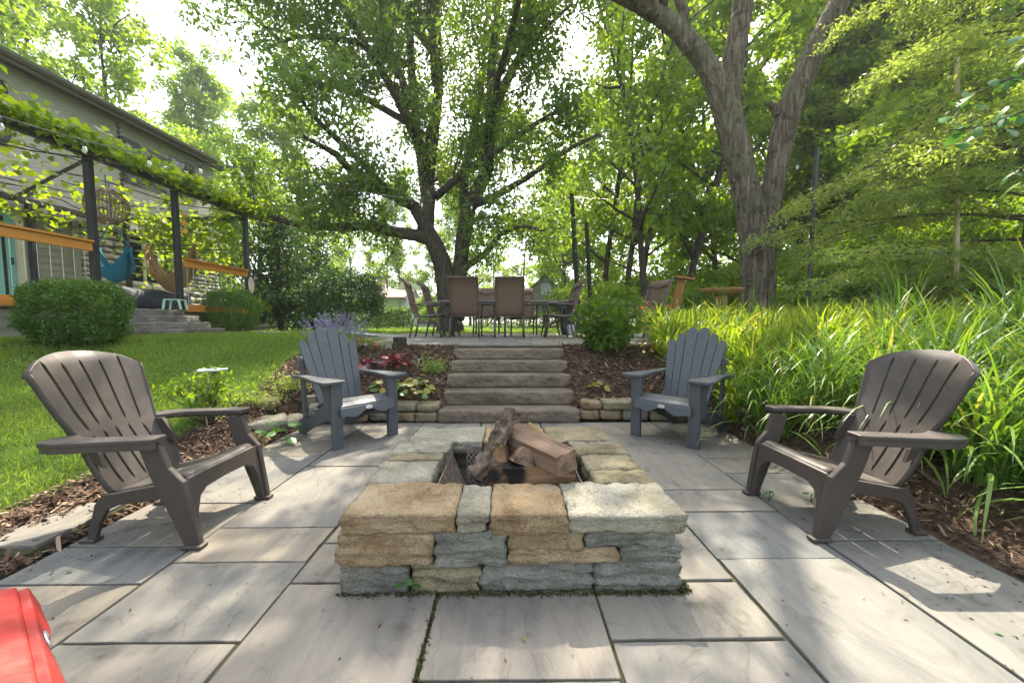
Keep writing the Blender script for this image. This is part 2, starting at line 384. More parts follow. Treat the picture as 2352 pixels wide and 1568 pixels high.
# side paving left of the patio edge
sp = link('side_path', MB().box((-3.3, 1.74, -.06), (-2.19, 2.30, .03)).mesh('side_path'), M['joint']); tag(sp, kind='structure', label='short side path of stone slabs beside the brown chair on the lawn side')
for (x0, x1, y0, y1) in ((-2.76, -2.20, 1.78, 2.22), (-3.3, -2.78, 1.80, 2.28)):
    b = MB(); b.box((x0, y0, .0), (x1, y1, .048)); bevel(b.build('paving_slab', M['slab'], sp), .006)
# ------------------------------------------------------------------ fire pit
pit = empty('fire_pit', (.01, 2.13, 0), 0, 'square fire pit of stacked tan and grey stone blocks', 'fire pit')
def pstone(x0, x1, y0, y1, z0, z1, mat, seed, r=.006, amp=.014, strata=.016, res=None):
    hx, hy, hz = (x1 - x0) / 2, (y1 - y0) / 2, (z1 - z0) / 2
    res = res or (max(8, int(hx * 130)), max(6, int(hy * 90)), max(8, int(hz * 220)))
    me = rock_mesh('stone', hx, hy, hz, seed, res, r, amp, 10, strata)
    return link('stone', me, M[mat], pit, ((x0 + x1) / 2 - .01, (y0 + y1) / 2 - 2.13, (z0 + z1) / 2))
T, Gy, P_, O = 'tan_stone', 'grey_stone', 'pale_stone', 'olive_stone'
fy = 1.50
# front face courses (x from photo), z bands
for k, (x0, x1, z0, z1, m, dy) in enumerate([
    (-.672, -.400, .0, .118, Gy, 0), (-.385, -.112, .0, .122, O, .004), (-.104, .345, .0, .122, Gy, .012), (.352, .690, .0, .122, Gy, .006),
    (-.668, -.300, .122, .252, T, -.012), (-.292, -.004, .112, .255, Gy, -.004), (.004, .305, .182, .254, T, -.008), (.002, .445, .122, .184, T, .0), (.312, .680, .188, .254, Gy, .0), (.450, .692, .124, .188, Gy, .004)]):
    pstone(x0, x1, fy + dy, fy + .27, z0, z1, m, k + 1)
# caps of the front
for k, (x0, x1, m, dy, zt) in enumerate([(-.648, -.205, T, -.02, .336), (-.200, -.075, P_, -.012, .33), (-.066, .235, T, -.022, .331), (.243, .700, P_, -.022, .332)]):
    pstone(x0, x1, fy + dy, fy + .285 - (.02 if k == 1 else 0), .256, zt, m, k + 31, .006, .011, .009)
# left, right and back walls: two rough courses below, caps above
for side in (-1, 1):
    xa, xb = (-.665, -.40) if side < 0 else (.435, .69)
    ys = [1.79, 2.06, 2.32, 2.56, 2.80]
    for c, (z0, z1) in enumerate(((0, .125), (.127, .253))):
        yy = ys if c else [1.79, 1.98, 2.25, 2.48, 2.80]
        for a, (y0, y1) in enumerate(zip(yy, yy[1:])):
            pstone(xa + (0 if side > 0 else .0), xb, y0 + .004, y1 - .004, z0, z1, (Gy, T, O)[(a + c) % 3], 50 + a + 9 * c + 20 * (side > 0))
    yc = ([1.79, 2.095, 2.20, 2.43], [1.79, 1.95, 2.17, 2.36, 2.43])[side > 0]
    mc = ([P_, O, P_], [O, O, O, P_])[side > 0]
    for a, (y0, y1) in enumerate(zip(yc, yc[1:])):
        w0 = (xa - .005 + .012 * (a % 2), xb + (.03, .035, .055)[a % 3]) if side < 0 else (xa + (-.02, -.025, -.045, -.05)[a % 4], xb + .005 - .01 * (a % 2))
        pstone(w0[0], w0[1], y0 + .003, y1 - .003, .256, .330 + .004 * ((a * 7) % 3), mc[a], 90 + a + 10 * (side > 0), .006, .011, .007)
for c, (z0, z1) in enumerate(((0, .125), (.127, .253))):
    for a, (x0, x1) in enumerate(((-.39, -.1), (-.095, .16), (.165, .43))):
        pstone(x0, x1, 2.52, 2.79, z0, z1, (Gy, O, T)[(a + c) % 3], 130 + a + 5 * c)
for a, (x0, x1, m) in enumerate(((-.64, -.165, P_), (-.155, -.03, T), (-.02, .25, O), (.26, .67, O))):
    pstone(x0, x1, 2.435 + .02 * (a % 2), 2.79, .256, .326, m, 150 + a, .006, .011, .007)
M['ash'] = pmat('ash', [(.02, .018, .016), (.06, .055, .05), (.14, .13, .12)], .95, 14, bump=1, bscale=50, bdist=.02, spec=.1)
b = MB(); b.grid(lambda u, v: (-.40 + .83 * u, -.33 + .7 * v, .03 + .02 * MN.noise(Vector((u * 9, v * 9, 2)))), 18, 16)
b.build('ash_bed', M['ash'], pit, True)
# expanded-metal liner
M['rust'] = pmat('rusty_wire', [(.13, .095, .075), (.24, .19, .155), (.36, .30, .26)], .55, 30, bump=.3, metal=.25)
lin = empty('fire_basket', (.025, 2.13, .05), 0, 'rusty diamond wire mesh basket lining the fire pit', 'fire basket')
def mesh_panel(p0, du, dv, nu, nv):
    p0, du, dv = Vector(p0), Vector(du), Vector(dv); m = MB(); wv = .003; nrm = du.cross(dv).normalized()
    for s in (1, -1):
        for k in range(-nv, nu + 1):
            # diagonal from (k,0) heading (s)
            a = k; pts = []
            for q in range(nv + 1):
                uu = a + q if s > 0 else (nu - a) - q
                if 0 <= uu <= nu: pts.append(p0 + du * (uu / nu) + dv * (q / nv))
            if len(pts) > 1:
                t = (pts[-1] - pts[0]).normalized(); sd = t.cross(nrm) * wv
                A, B = pts[0], pts[-1]; nn = nrm * (.0025 if s > 0 else -.0025)
                m.add([A - sd, A + sd, B + sd, B - sd, A - sd + nn, A + sd + nn, B + sd + nn, B - sd + nn], [(0, 1, 2, 3), (7, 6, 5, 4), (0, 4, 5, 1), (3, 2, 6, 7), (0, 3, 7, 4), (1, 5, 6, 2)])
    return m
mesh_panel((-.285, -.31, 0), (0, .60, 0), (-.09, 0, .22), 18, 6).build('mesh_panel', M['rust'], lin)
mesh_panel((.265, -.31, 0), (0, .60, 0), (.085, 0, .22), 18, 6).build('mesh_panel', M['rust'], lin)
mesh_panel((-.285, .24, 0), (.55, 0, 0), (0, .05, .22), 18, 6).build('mesh_panel', M['rust'], lin)
mesh_panel((-.285, -.31, 0), (.55, 0, 0), (0, -.01, .17), 18, 5).build('mesh_panel', M['rust'], lin)
mesh_panel((-.285, -.31, 0), (.55, 0, 0), (0, .55, .0), 18, 18).build('mesh_floor', M['rust'], lin)
for x in (-.375, .35): MB().tube([(x, -.31, .22), (x, .29, .22)], .004, 6).build('rim_wire', M['rust'], lin)
# ------------------------------------------------------------------ firewood
def wood_mat(name, stops, sc=6, st=(1, .06, 1), burnt=0.):
    m, nt, p = newmat(name); v = coords(nt, st); n = noise_n(nt, v, sc * 4, 6, .6, .6)
    c = ramp(nt, n, [(.28 + .44 * i / (len(stops) - 1), s) for i, s in enumerate(stops)])
    if burnt:
        q = noise_n(nt, coords(nt), 4.5, 3); c = mixc(nt, ramp(nt, q, [(.5, (0,) * 3), (.62, (burnt,) * 3)]), c, (.012, .010, .009))
    nt.links.new(c, p.inputs['Base Color']); p.inputs['Roughness'].default_value = .8; p.inputs['Specular IOR Level'].default_value = .2
    nt.links.new(bump_n(nt, n, .6, .012), p.inputs['Normal']); return m
M['wood_brown'] = wood_mat('split_wood', [(.075, .045, .03), (.17, .115, .078), (.25, .18, .13)])
M['wood_gold'] = wood_mat('gold_wood', [(.11, .065, .02), (.26, .165, .07), (.35, .245, .12)])
M['wood_char'] = wood_mat('charred_wood', [(.07, .04, .02), (.19, .115, .058), (.27, .18, .10)], burnt=1.)
M['log_bark'] = stone_mat('log_bark', [(.04, .03, .022), (.115, .085, .062), (.22, .175, .135)], 16, 1., .05)
def split_log(name, a, b, prof, mat, label, roll=0., seed=0, rough=.006, bark=False):
    a, b = Vector(a), Vector(b); L = (b - a).length; n = 40 if bark else 16; V = []; F = []; m = len(prof); sub = 5 if bark else 3
    prof = [(p[0] * 1.22, p[1] * 1.22) for p in prof]; pr = []
    for i in range(m):
        p, q = prof[i], prof[(i + 1) % m]
        for s in range(sub): pr.append((p[0] + (q[0] - p[0]) * s / sub, p[1] + (q[1] - p[1]) * s / sub))
    k = len(pr)
    for i in range(n + 1):
        y = -L / 2 + L * i / n
        for (px, pz) in pr:
            d = 1 + rough / .05 * MN.noise(Vector((px * 26 + seed, y * (4 if not bark else 26), pz * 26))) * (1 if not bark else 2.2) + (.0 if not bark else .16 * (1 - 3 * abs(MN.noise(Vector((px * 40, y * 30, pz * 40 + seed))))))
            V.append((px * d + .006 * math.sin(y * 9 + seed), y + .008 * MN.noise(Vector((px * 30, pz * 30, seed))) * (i in (0, n)), pz * d))
    for i in range(n):
        for j in range(k): F.append((i * k + j, i * k + (j + 1) % k, (i + 1) * k + (j + 1) % k, (i + 1) * k + j))
    F += [tuple(range(k))[::-1], tuple(range(n * k, n * k + k))]
    me = bpy.data.meshes.new(name); me.from_pydata(V, [], F); me.update()
    o = link(name, me, mat); d = (b - a).normalized()
    q = d.to_track_quat('Y', 'Z'); o.rotation_mode = 'QUATERNION'
    from mathutils import Quaternion
    o.rotation_quaternion = q @ Quaternion((0, 1, 0), roll); o.location = (a + b) / 2
    return tag(o, label, 'log', 'firewood in the fire pit')
def pitpt(u, v, Y): return onY(u, v, Y)
circ = [(.039 * math.cos(q), .035 * math.sin(q)) for q in np.linspace(0, 2 * math.pi, 9)[:-1]]
split_log('firewood_log', onY(1092, 1100, 1.92), onY(1178, 945, 2.12), circ, M['log_bark'], 'round log with thick grey bark leaning up in the fire pit', 0, 1, .012, True)
split_log('firewood_log', onY(1160, 990, 2.22), onY(1302, 1062, 1.80), [(-.045, -.04), (.05, -.045), (.055, .035), (-.04, .045)], M['wood_brown'], 'square split log with brown grain lying across the top of the woodpile', .1, 2)
split_log('firewood_log', onY(1222, 985, 2.32), onY(1283, 1040, 2.05), [(-.045, -.03), (.04, -.04), (.03, .03), (-.01, .045)], M['wood_gold'], 'yellow split log with flaking bark behind the square log', .5, 3)
split_log('firewood_log', onY(1122, 1086, 1.93), onY(1316, 1088, 1.93), [(-.06, -.045), (.06, -.045), (.055, .04), (-.05, .045)], M['wood_char'], 'thick split log with a scorched side lying flat at the bottom of the pile', 0, 4)
split_log('firewood_log', onY(1145, 1052, 1.95), onY(1168, 1018, 2.25), [(-.055, -.035), (.06, -.04), (.0, .06)], M['wood_char'], 'wedge of firewood with rough bark standing beside the leaning round log', .2, 5)
split_log('firewood_log', onY(1208, 1052, 1.90), onY(1180, 1030, 2.25), [(-.045, -.03), (.045, -.03), (.03, .035), (-.02, .04)], M['wood_brown'], 'small split log wedged under the square log in the middle', .4, 6)
split_log('firewood_log', (-.14, 1.90, .10), (.06, 2.30, .10), [(-.05, -.04), (.05, -.04), (.0, .05)], M['wood_char'], 'blackened log lying low on the wire floor under the others', .4, 7)
kraft = pmat('kraft_paper', [(.36, .27, .17), (.48, .37, .25)], .8, 9, bump=.4, bscale=30)
b = MB(); b.slabgrid(lambda u, v, t: (-.10 + .2 * u, -.045 + .09 * v, (.05 * math.sin(math.pi * u) ** .6 * math.sin(math.pi * v) ** .7 + .012 * MN.noise(Vector((u * 7, v * 3, 1))) + .006) if t else -.01), 16, 10, 0)
o = b.build('paper_bag', kraft, None, False, loc=(-.04, 1.83, .205), rot=(R(6), R(4), R(-8))); tag(o, 'crumpled brown paper tucked against the front stones of the fire pit', 'paper')
b = MB(); b.box((-.03, -.02, 0), (.03, .02, .002)); o = b.build('paper_scrap', pmat('white_paper', [(.7, .72, .75)], .7), None, loc=(-.14, 1.86, .225), rot=(R(20), R(8), R(10))); tag(o, 'small white paper scrap between the bark log and brown paper', 'paper')
# ------------------------------------------------------------------ stone steps up to the terrace
steps = empty('stone_steps', (.015, 4.17, 0), 0, 'flight of five rough faced stone steps behind the fire pit', 'steps')
SY = [4.17, 4.47, 4.77, 5.045, 5.34]; SZ = [0, .135, .285, .438, .58, .718]
for k in range(5):
    d = (.40 if k < 4 else .46); hx = .757 + (.006, -.004, .005, 0, -.003)[k]; hz = (SZ[k + 1] - SZ[k]) / 2 - .001
    me = rock_mesh('step', hx, d / 2, hz, 200 + k, (70, 8, 9), .006, .034, 11, 0, only=lambda n: .7 if n.y < -.5 else (.1 if abs(n.x) > .5 else 0), lump=.8, crisp=.028)
    link('step', me, M['step_stone'], steps, (0, SY[k] + d / 2 - 4.17, SZ[k] + hz))
# ------------------------------------------------------------------ low stone edging walls
def low_wall(name, path, label, courses, seed):
    root = empty(name, (path[0][0], path[0][1], 0), 0, label, 'stone wall'); rg = random.Random(seed); o0 = Vector((path[0][0], path[0][1], 0))
    P = [Vector((x, y, 0)) for x, y in path]; seg = [(a, b, (b - a).length) for a, b in zip(P, P[1:])]; tot = sum(s[2] for s in seg)
    def at(t):
        for a, b, l in seg:
            if t <= l: return a + (b - a) * (t / l), (b - a).normalized()
            t -= l
        return P[-1], (P[-1] - P[-2]).normalized()
    for c, (z0, z1, dep) in enumerate(courses):
        t = 0 if c == 0 else rg.uniform(-.02, .02)
        end = tot * (1 if c == 0 else .86)
        while t < end - .08:
            L = rg.uniform(.16, .30) if c == 0 else rg.uniform(.22, .42); L = min(L, end - t + .02)
            p, d = at(t + L / 2); n = Vector((-d.y, d.x, 0))
            if n.y < 0: n = -n
            me = rock_mesh('stone', L / 2 - .005, dep / 2, (z1 - z0) / 2 - .002 + rg.uniform(-.006, .003), rg.random() * 99, (max(6, int(L * 40)), 6, 6), .022, .011, 11, .004)
            o = link('stone', me, M[rg.choice((T, Gy, P_, O, O))], root); o.location = p + n * (dep / 2 + rg.uniform(-.01, .012)) - o0 + Vector((0, 0, (z0 + z1) / 2))
            o.rotation_euler = (0, 0, math.atan2(d.y, d.x) + rg.uniform(-.04, .04)); t += L
    return root
low_wall('edging_wall', [(-.765, 4.20), (-1.45, 4.22), (-1.95, 4.12), (-2.25, 3.97)], 'low two course stone wall on the lawn side of the steps', [(0, .105, .24), (.105, .20, .26)], 5)
low_wall('edging_wall', [(.80, 4.27), (1.5, 4.24), (2.0, 4.14), (2.35, 3.98)], 'low two course stone wall on the tall grass side of the steps', [(0, .115, .24), (.115, .21, .26)], 9)
for k, (x, y, rz, s, m) in enumerate(((-2.36, 3.78, .5, .18, P_), (-2.22, 3.98, .9, .14, P_), (-2.52, 4.05, .2, .13, O), (2.45, 3.85, -.4, .15, O), (2.52, 4.1, .3, .13, P_))):
    me = rock_mesh('edging_stone', s, s * .7, .055, 300 + k, (10, 8, 6), .03, .02, 9, 0)
    o = link('edging_stone', me, M[m], None, (x, y, max(.05, gz(x, y) + .03)), (R(4), R(-5), rz))
    tag(o, ('large pale flat stone at the rounded end of the wall', 'smaller pale stone resting behind the large flat stone', 'olive stone half sunk in mulch uphill of the wall end', 'olive stone at the wall end under the tall grass', 'pale stone in the grass behind the blue chair')[k], 'stone')
# ------------------------------------------------------------------ terrace paving
ter = empty('terrace', (0, 5.5, .7)); 
tb = MB(); tb.grid(lambda u, v: (-2.15 + 5.9 * u, 5.62 + 4.1 * v, gz(0, 5.62 + 4.1 * v) + .012), 2, 24); tb.box((-.74, 5.62, .6), (.77, 5.70, .728)); bpy.data.objects.remove(ter)
ter = tb.build('terrace', M['joint']); tag(ter, kind='structure', label='raised bluestone terrace under the dining table')
rg = random.Random(11); y = 5.66
while y < 9.6:
    h = rg.choice((.30, .45, .6)); x = -4.4 + rg.uniform(0, .3)
    if y > 8.6: x += .5
    while x < 3.6:
        if x < (-2.15 if y < 7 else -2.7): x += .15; continue
        L = rg.choice((.45, .6, .75, .9)); z0, z1 = gz(0, y) + .03, gz(0, y + h) + .03
        b = MB(); b.add([(x + .005, y + .005, z0 - .03), (x + L - .005, y + .005, z0 - .03), (x + L - .005, y + h - .005, z1 - .03), (x + .005, y + h - .005, z1 - .03),
                         (x + .005, y + .005, z0), (x + L - .005, y + .005, z0), (x + L - .005, y + h - .005, z1), (x + .005, y + h - .005, z1)],
                        [(3, 2, 1, 0), (4, 5, 6, 7), (0, 1, 5, 4), (1, 2, 6, 5), (2, 3, 7, 6), (3, 0, 4, 7)])
        cx, cy, cz = x + L / 2, y + h / 2, z1
        b.v = [(p[0] - cx, p[1] - cy, p[2] - cz) for p in b.v]
        b.build('paving_slab', M['slab'], ter, loc=(cx, cy, cz)); x += L
    y += h
# path from terrace to the deck steps
concrete = pmat('path_concrete', [(.30, .29, .27), (.40, .39, .36)], .9, 8, bump=.3)
b = MB(); b.grid(lambda u, v: (-6.3 + 4.1 * u, 8.0 + .7 * v, gz(-6.3 + 4.1 * u, 8.0 + .7 * v) + .02), 24, 3)
tag(b.build('path', concrete), kind='structure', label='pale path strip between the deck steps and the terrace')
# ------------------------------------------------------------------ mulch beds
nrg = np.random.default_rng(7)
def lerp_path(P, t):
    t = cl(t) * (len(P) - 1); i = min(int(t), len(P) - 2); f = t - i
    return P[i][0] + (P[i + 1][0] - P[i][0]) * f, P[i][1] + (P[i + 1][1] - P[i][1]) * f
def bed(name, A, B, nu, nv, label, dens, size=.03):
    """sheet lofted between outline paths A and B, with loose chips on it"""
    def pt(u, v):
        a, b = lerp_path(A, u), lerp_path(B, u); x, y = a[0] + (b[0] - a[0]) * v, a[1] + (b[1] - a[1]) * v
        return x, y
    def fn(u, v):
        x, y = pt(u, v); e = .018 if 0 < v < 1 and 0 < u < 1 else -.004
        return (x, y, max(gz(x, y), -.02) + e + .012 * MN.noise(Vector((x * 6, y * 6, 0))))
    o = MB().grid(fn, nu, nv).build(name, M['soil'], None, True); tag(o, kind='structure', label=label)
    area = 0; n = int(dens); V = np.zeros((n * 4, 3)); 
    us = nrg.random(n); vs = nrg.random(n); L = nrg.gamma(2.2, size * .42, n) + size * .35; W = nrg.uniform(.08, .34, n) * L * .8 + .0012; an = nrg.uniform(0, 6.283, n)
    ti = nrg.normal(0, .28, n); ro = nrg.normal(0, .3, n); hh = nrg.uniform(.002, .02, n)
    for i in range(n):
        x, y, z = fn(us[i] * .996 + .002, vs[i] * .99 + .005); ca, sa = math.cos(an[i]), math.sin(an[i]); l, wd = L[i] / 2, W[i] / 2
        dz, rz = l * ti[i], wd * ro[i]; z = z + hh[i] + abs(dz) * .5
        V[i * 4] = (x - ca * l + sa * wd * .5, y - sa * l - ca * wd * .5, z - dz); V[i * 4 + 1] = (x + ca * l * .8 + sa * wd, y + sa * l * .8 - ca * wd, z + dz - rz)
        V[i * 4 + 2] = (x + ca * l - sa * wd * .4, y + sa * l + ca * wd * .4, z + dz + rz); V[i * 4 + 3] = (x - ca * l * .7 - sa * wd, y - sa * l * .7 + ca * wd, z - dz + rz)
    F = np.arange(n * 4).reshape(n, 4); me = npmesh('mulch_chips', V, F, np.clip(nrg.normal(.5, .26, n), 0, 1))
    c = link('mulch_chips', me, M['chip'], o); c['kind'] = 'stuff'
    return o
EL = [(-2.62, .4), (-2.66, 1.5), (-2.68, 2.1), (-2.66, 2.7), (-2.62, 3.4), (-2.64, 4.0), (-2.80, 4.7), (-2.92, 5.3), (-2.9, 5.75)]
bed('mulch_bed', EL, [(-2.15, .4), (-2.15, 1.2), (-2.15, 1.9), (-2.15, 2.5), (-2.15, 3.1), (-2.14, 3.75), (-2.05, 4.35), (-1.9, 5.0), (-1.8, 5.7)], 60, 10, 'mulch strip between the lawn and the patio edge', 15000)
bed('mulch_bed', [(-2.3, 4.15), (-1.9, 4.28), (-1.4, 4.35), (-.7, 4.33)], [(-2.95, 5.68), (-2.2, 5.70), (-1.5, 5.68), (-.7, 5.66)], 30, 20, 'sloping mulch bed with red leaved plants beside the steps', 12000, .032)
bed('mulch_bed', [(.72, 4.38), (1.4, 4.38), (1.9, 4.3), (2.4, 4.1)], [(.72, 5.66), (1.5, 5.68), (2.3, 5.7), (3.2, 5.72)], 30, 20, 'sloping mulch bed between the steps and the tall grass', 11000, .032)
bed('mulch_bed', [(2.165, .2), (2.165, 1.2), (2.165, 2.0), (2.165, 3.0), (2.165, 4.2)], [(6.2, .2), (6.4, 1.4), (6.6, 2.4), (6.8, 4.0), (7.2, 5.7)], 40, 36, 'dark mulch bed along the patio under the tall grass', 17000, .034)
bed('mulch_bed', [(2.2, 4.15), (2.9, 5.72), (2.9, 7.0), (3.2, 9.0)], [(7.2, 5.7), (7.6, 6.5), (8, 7.5), (8, 9)], 20, 24, 'mulch under the daylilies beside the terrace', 2500, .05)
# ------------------------------------------------------------------ lawn blades
def edge_x(y):
    ys = [p[1] for p in EL]; xs = [p[0] for p in EL]
    return float(np.interp(y, ys, xs))
def blades(name, n, xr, yr, keep, h, wd, label, seed):
    rg = np.random.default_rng(seed); V = []; at = []
    X = rg.uniform(*xr, n); Y = yr[0] + (yr[1] - yr[0]) * rg.random(n) ** 1.25
    for x, y in zip(X, Y):
        if not keep(x, y): continue
        z = gz(x, y) - .006; hh = h * rg.uniform(.45, 1.25) * (1 + .5 * MN.noise(Vector((x * 2.1, y * 2.1, 5)))); a = rg.uniform(0, 6.283); ln = abs(rg.normal(0, .5)) * hh; b = a + rg.normal(0, .5) + 1.57
        w = wd * rg.uniform(.6, 1.3) * (1 + .12 * y); dx, dy = math.cos(a) * w, math.sin(a) * w; lx, ly = math.cos(b) * ln, math.sin(b) * ln
        V += [(x - dx, y - dy, z), (x + dx, y + dy, z), (x + lx * .45 + dx * .6, y + ly * .45 + dy * .6, z + hh * .62), (x + lx, y + ly, z + hh * .92)]
        at.append(cl(.5 + .35 * MN.noise(Vector((x * 1.3, y * 1.3, 0))) + rg.normal(0, .16) + .08))
    m = len(V) // 4
    o = link(name, npmesh(name, V, np.arange(m * 4).reshape(m, 4), at), M['grass']); tag(o, label, 'grass', kind='stuff')
blades('grass', 95000, (-8.2, -2.6), (.9, 8.2), lambda x, y: x < edge_x(y) + .02 * MN.noise(Vector((y * 9, 1, 1))) and x > -7.0 + .04 * y and not (7.95 < y) and abs(x) < 1.55 * y + 1.2, .05, .0022, 'short green lawn grass between the deck and the mulch', 1)
blades('grass', 16000, (-9, 7), (8.3, 19), lambda x, y: (y > 9.7 or x < -2.9) and not (x < -2 and 7.95 < y < 8.75), .06, .005, 'sunlit lawn grass behind the dining terrace', 2)
# ------------------------------------------------------------------ brown moulded plastic chairs (local +x is the front)
def plastic(name, col, rough=.45):
    m, nt, p = newmat(name); v = coords(nt, (1, 1, 1)); n = noise_n(nt, v, 5, 4)
    c = mixc(nt, n, tuple(q * .8 for q in col), tuple(min(1, q * 1.2) for q in col))
    s = noise_n(nt, coords(nt, (1, 14, 1)), 30, 3); c = mixc(nt, .35, c, ramp(nt, s, [(.35, (.82,) * 3), (.65, (1.15,) * 3)]), 'MULTIPLY')
    gn = N(nt, 'ShaderNodeNewGeometry'); sx_ = N(nt, 'ShaderNodeSeparateXYZ'); nt.links.new(gn.outputs['Normal'], sx_.inputs[0])
    du = math_n(nt, 'MULTIPLY', math_n(nt, 'MAXIMUM', sx_.outputs[2], 0.), ramp(nt, noise_n(nt, v, 16, 5, .7), [(.42, (0,) * 3), (.75, (.35,) * 3)])); c = mixc(nt, du, c, (.20, .18, .14))   # settled dust
    nt.links.new(c, p.inputs['Base Color']); p.inputs['Specular IOR Level'].default_value = .35
    r = ramp(nt, n, [(.3, (rough - .07,) * 3), (.7, (rough + .1,) * 3)]); nt.links.new(r, p.inputs['Roughness'])
    nt.links.new(bump_n(nt, noise_n(nt, v, 220, 2), .08, .002), p.inputs['Normal']); return m
M['brown_plastic'] = plastic('brown_plastic', (.052, .042, .036), .5)
M['slate_plastic'] = plastic('slate_plastic', (.066, .075, .081), .5)
M['red_plastic'] = plastic('red_plastic', (.34, .018, .014), .42)
BK = [(.0, -.165, .245), (.12, -.205, .31), (.3, -.275, .43), (.42, -.325, .52), (.6, -.385, .64), (.8, -.45, .79), (.93, -.495, .885), (1., -.53, .925)]
def bk(s):
    t = [q[0] for q in BK]; return float(np.interp(s, t, [q[1] for q in BK])), float(np.interp(s, t, [q[2] for q in BK]))
def back_hw(s): return .195 + .015 * math.sin(math.pi * cl(s / .42)) if s < .42 else .2 + .085 * ((s - .42) / .58) ** .8
def moulded_chair(name, loc, rz, label, mat, nsl=6):
    c = empty(name, loc, rz, label, 'chair', 'low garden chairs around the fire pit')
    # back slats fan out; each follows the curved profile and ends on an arched top
    gap = .007
    def smax(f): return 1.0 - .135 * abs(2 * f - 1) ** 2.2
    for k in range(nsl):
        f0, f1 = k / nsl, (k + 1) / nsl
        def fn(u, v, t, f0=f0, f1=f1):
            f = f0 + (f1 - f0) * u; s = v * smax(f); x, z = bk(s); hw = back_hw(s)
            slot = 0 if (.40 < s < .47 or s > .915 or s < .05) else gap
            y = -hw + 2 * hw * f + (slot if u == 0 and k > 0 else 0) - (slot if u == 1 and k < nsl - 1 else 0)
            bow = .05 * (2 * f - 1) ** 2 * (.35 + .65 * s); x += bow; th = .014
            if t == 0: x -= th; z -= th * .35
            if v > .93 and t == 0: x -= .012
            return (x, y, z)
        o = MB().slabgrid(fn, 3, 30, 0).build('back_slat', mat, c, True); m = o.modifiers.new('es', 'EDGE_SPLIT'); m.split_angle = R(50)
    # side flanges and top lip of the back
    for sd in (-1, 1):
        def fl(u, v, t, sd=sd):
            s = v * smax(0); x, z = bk(s); hw = back_hw(s); x += .05 * (.35 + .65 * s)
            d = .034 * u; return (x - d * .9 + .004, sd * (hw + (.010 if t else .001)), z - d * .3 + .002)
        MB().slabgrid(fl, 2, 26, 0).build('back_edge', mat, c, True)
    def lip(u, v, t):
        f = u; s = smax(f); x, z = bk(s); hw = back_hw(s); x += .05 * (2 * f - 1) ** 2 * (.35 + .65 * s)
        return (x - .038 * v - .003, (-hw + 2 * hw * f) * 1.01, z + .004 - .016 * v - (.012 if t == 0 else 0))
    MB().slabgrid(lip, 24, 3, 0).build('top_lip', mat, c, True)
    # seat: three boards with slots, rolled front edge
    SP = [(-.19, .243), (-.08, .262), (.02, .285), (.10, .315), (.165, .343), (.205, .352), (.232, .345), (.246, .325)]
    cum = [0]
    for a, b in zip(SP, SP[1:]): cum.append(cum[-1] + math.hypot(b[0] - a[0], b[1] - a[1]))
    def sp(s): d = s * cum[-1]; return float(np.interp(d, cum, [q[0] for q in SP])), float(np.interp(d, cum, [q[1] for q in SP]))
    def shw(x): return .205 + .05 * cl((x + .19) / .40)
    for s0, s1 in ((0, .33), (.345, .63), (.645, .985)):
        def fn(u, v, t, s0=s0, s1=s1):
            x, z = sp(s0 + (s1 - s0) * v); hw = shw(x) - .012; return (x, -hw + 2 * hw * u, z - .006 * math.sin(math.pi * u) - (0 if t else .014))
        MB().slabgrid(fn, 8, 8, 0).build('seat_slat', mat, c, True)
    # front apron arch with both legs as one curved frame each side
    ap = [(-.262, .0), (-.236, .0), (-.226, .16), (-.196, .225), (-.15, .252), (0, .258), (.15, .252), (.196, .225), (.226, .16), (.236, .0), (.262, .0), (.256, .318), (.245, .334), (-.245, .334), (-.256, .318)]
    sl = lambda z: .305 - .055 * cl(z / .34)
    b = MB(); b.prism(ap, 0, 1, lambda p, q, t: (sl(q) - .030 * (1 - t) , p, q)); b.build('front_apron', mat, c, bev=.006)
    for sd in (-1, 1):
        # broad slanted leg plate rising to the arm
        lp = [(.315, 0), (.245, 0), (.225, .06), (.11, .36), (.07, .50), (.165, .515), (.20, .40), (.262, .33), (.31, .06)]
        b = MB(); b.prism(lp, .252, .282, lambda p, q, t, sd=sd: (p, sd * (t + .02 * cl(q / .5)), q)); b.build('leg', mat, c, bev=.006)
        b = MB(); b.box((.235, sd * .267 - .030, 0), (.330, sd * .267 + .022, .020)); b.build('foot', mat, c, bev=.006)
        # side rail and rear leg
        rl = [(.255, .33), (.10, .30), (-.02, .275), (-.12, .252), (-.19, .243), (-.235, .19), (-.285, .03), (-.30, .0), (-.245, .0), (-.215, .09), (-.17, .165), (-.10, .195), (.02, .215), (.12, .235), (.25, .25)]
        b = MB(); b.prism(rl, 0, .024, lambda p, q, t, sd=sd: (p, sd * (.190 + .062 * cl((p + .3) / .55) + t), q)); b.build('rear_leg', mat, c, bev=.005)
        b = MB(); b.box((-.315, sd * .205 - .028, 0), (-.24, sd * .205 + .028, .018)); b.build('foot', mat, c, bev=.005)
        # arm: wide plank, rounded at the back where it flows into the waist
        arm = [(.172, .255), (.178, .335), (.16, .348), (0, .356), (-.16, .362), (-.27, .36), (-.345, .34), (-.375, .30), (-.37, .255), (-.33, .215), (-.29, .205), (-.25, .235), (-.18, .268), (-.05, .27), (.08, .262)]
        b = MB(); b.prism(arm, 0, .026, lambda p, q, t, sd=sd: (p, sd * q, .508 + .018 * cl((p + .37) / .5) + t)); b.build('arm', mat, c, bev=.007)
        # hanging skirt along the outer arm edge
        def sk(u, v, t, sd=sd):
            pts = [(.176, .335), (.16, .346), (0, .354), (-.16, .36), (-.27, .358), (-.34, .336)]
            x, y = lerp_path(pts, u); return (x, sd * (y - (0 if t else .012)), .512 + .018 * cl((x + .37) / .5) - .028 * v)
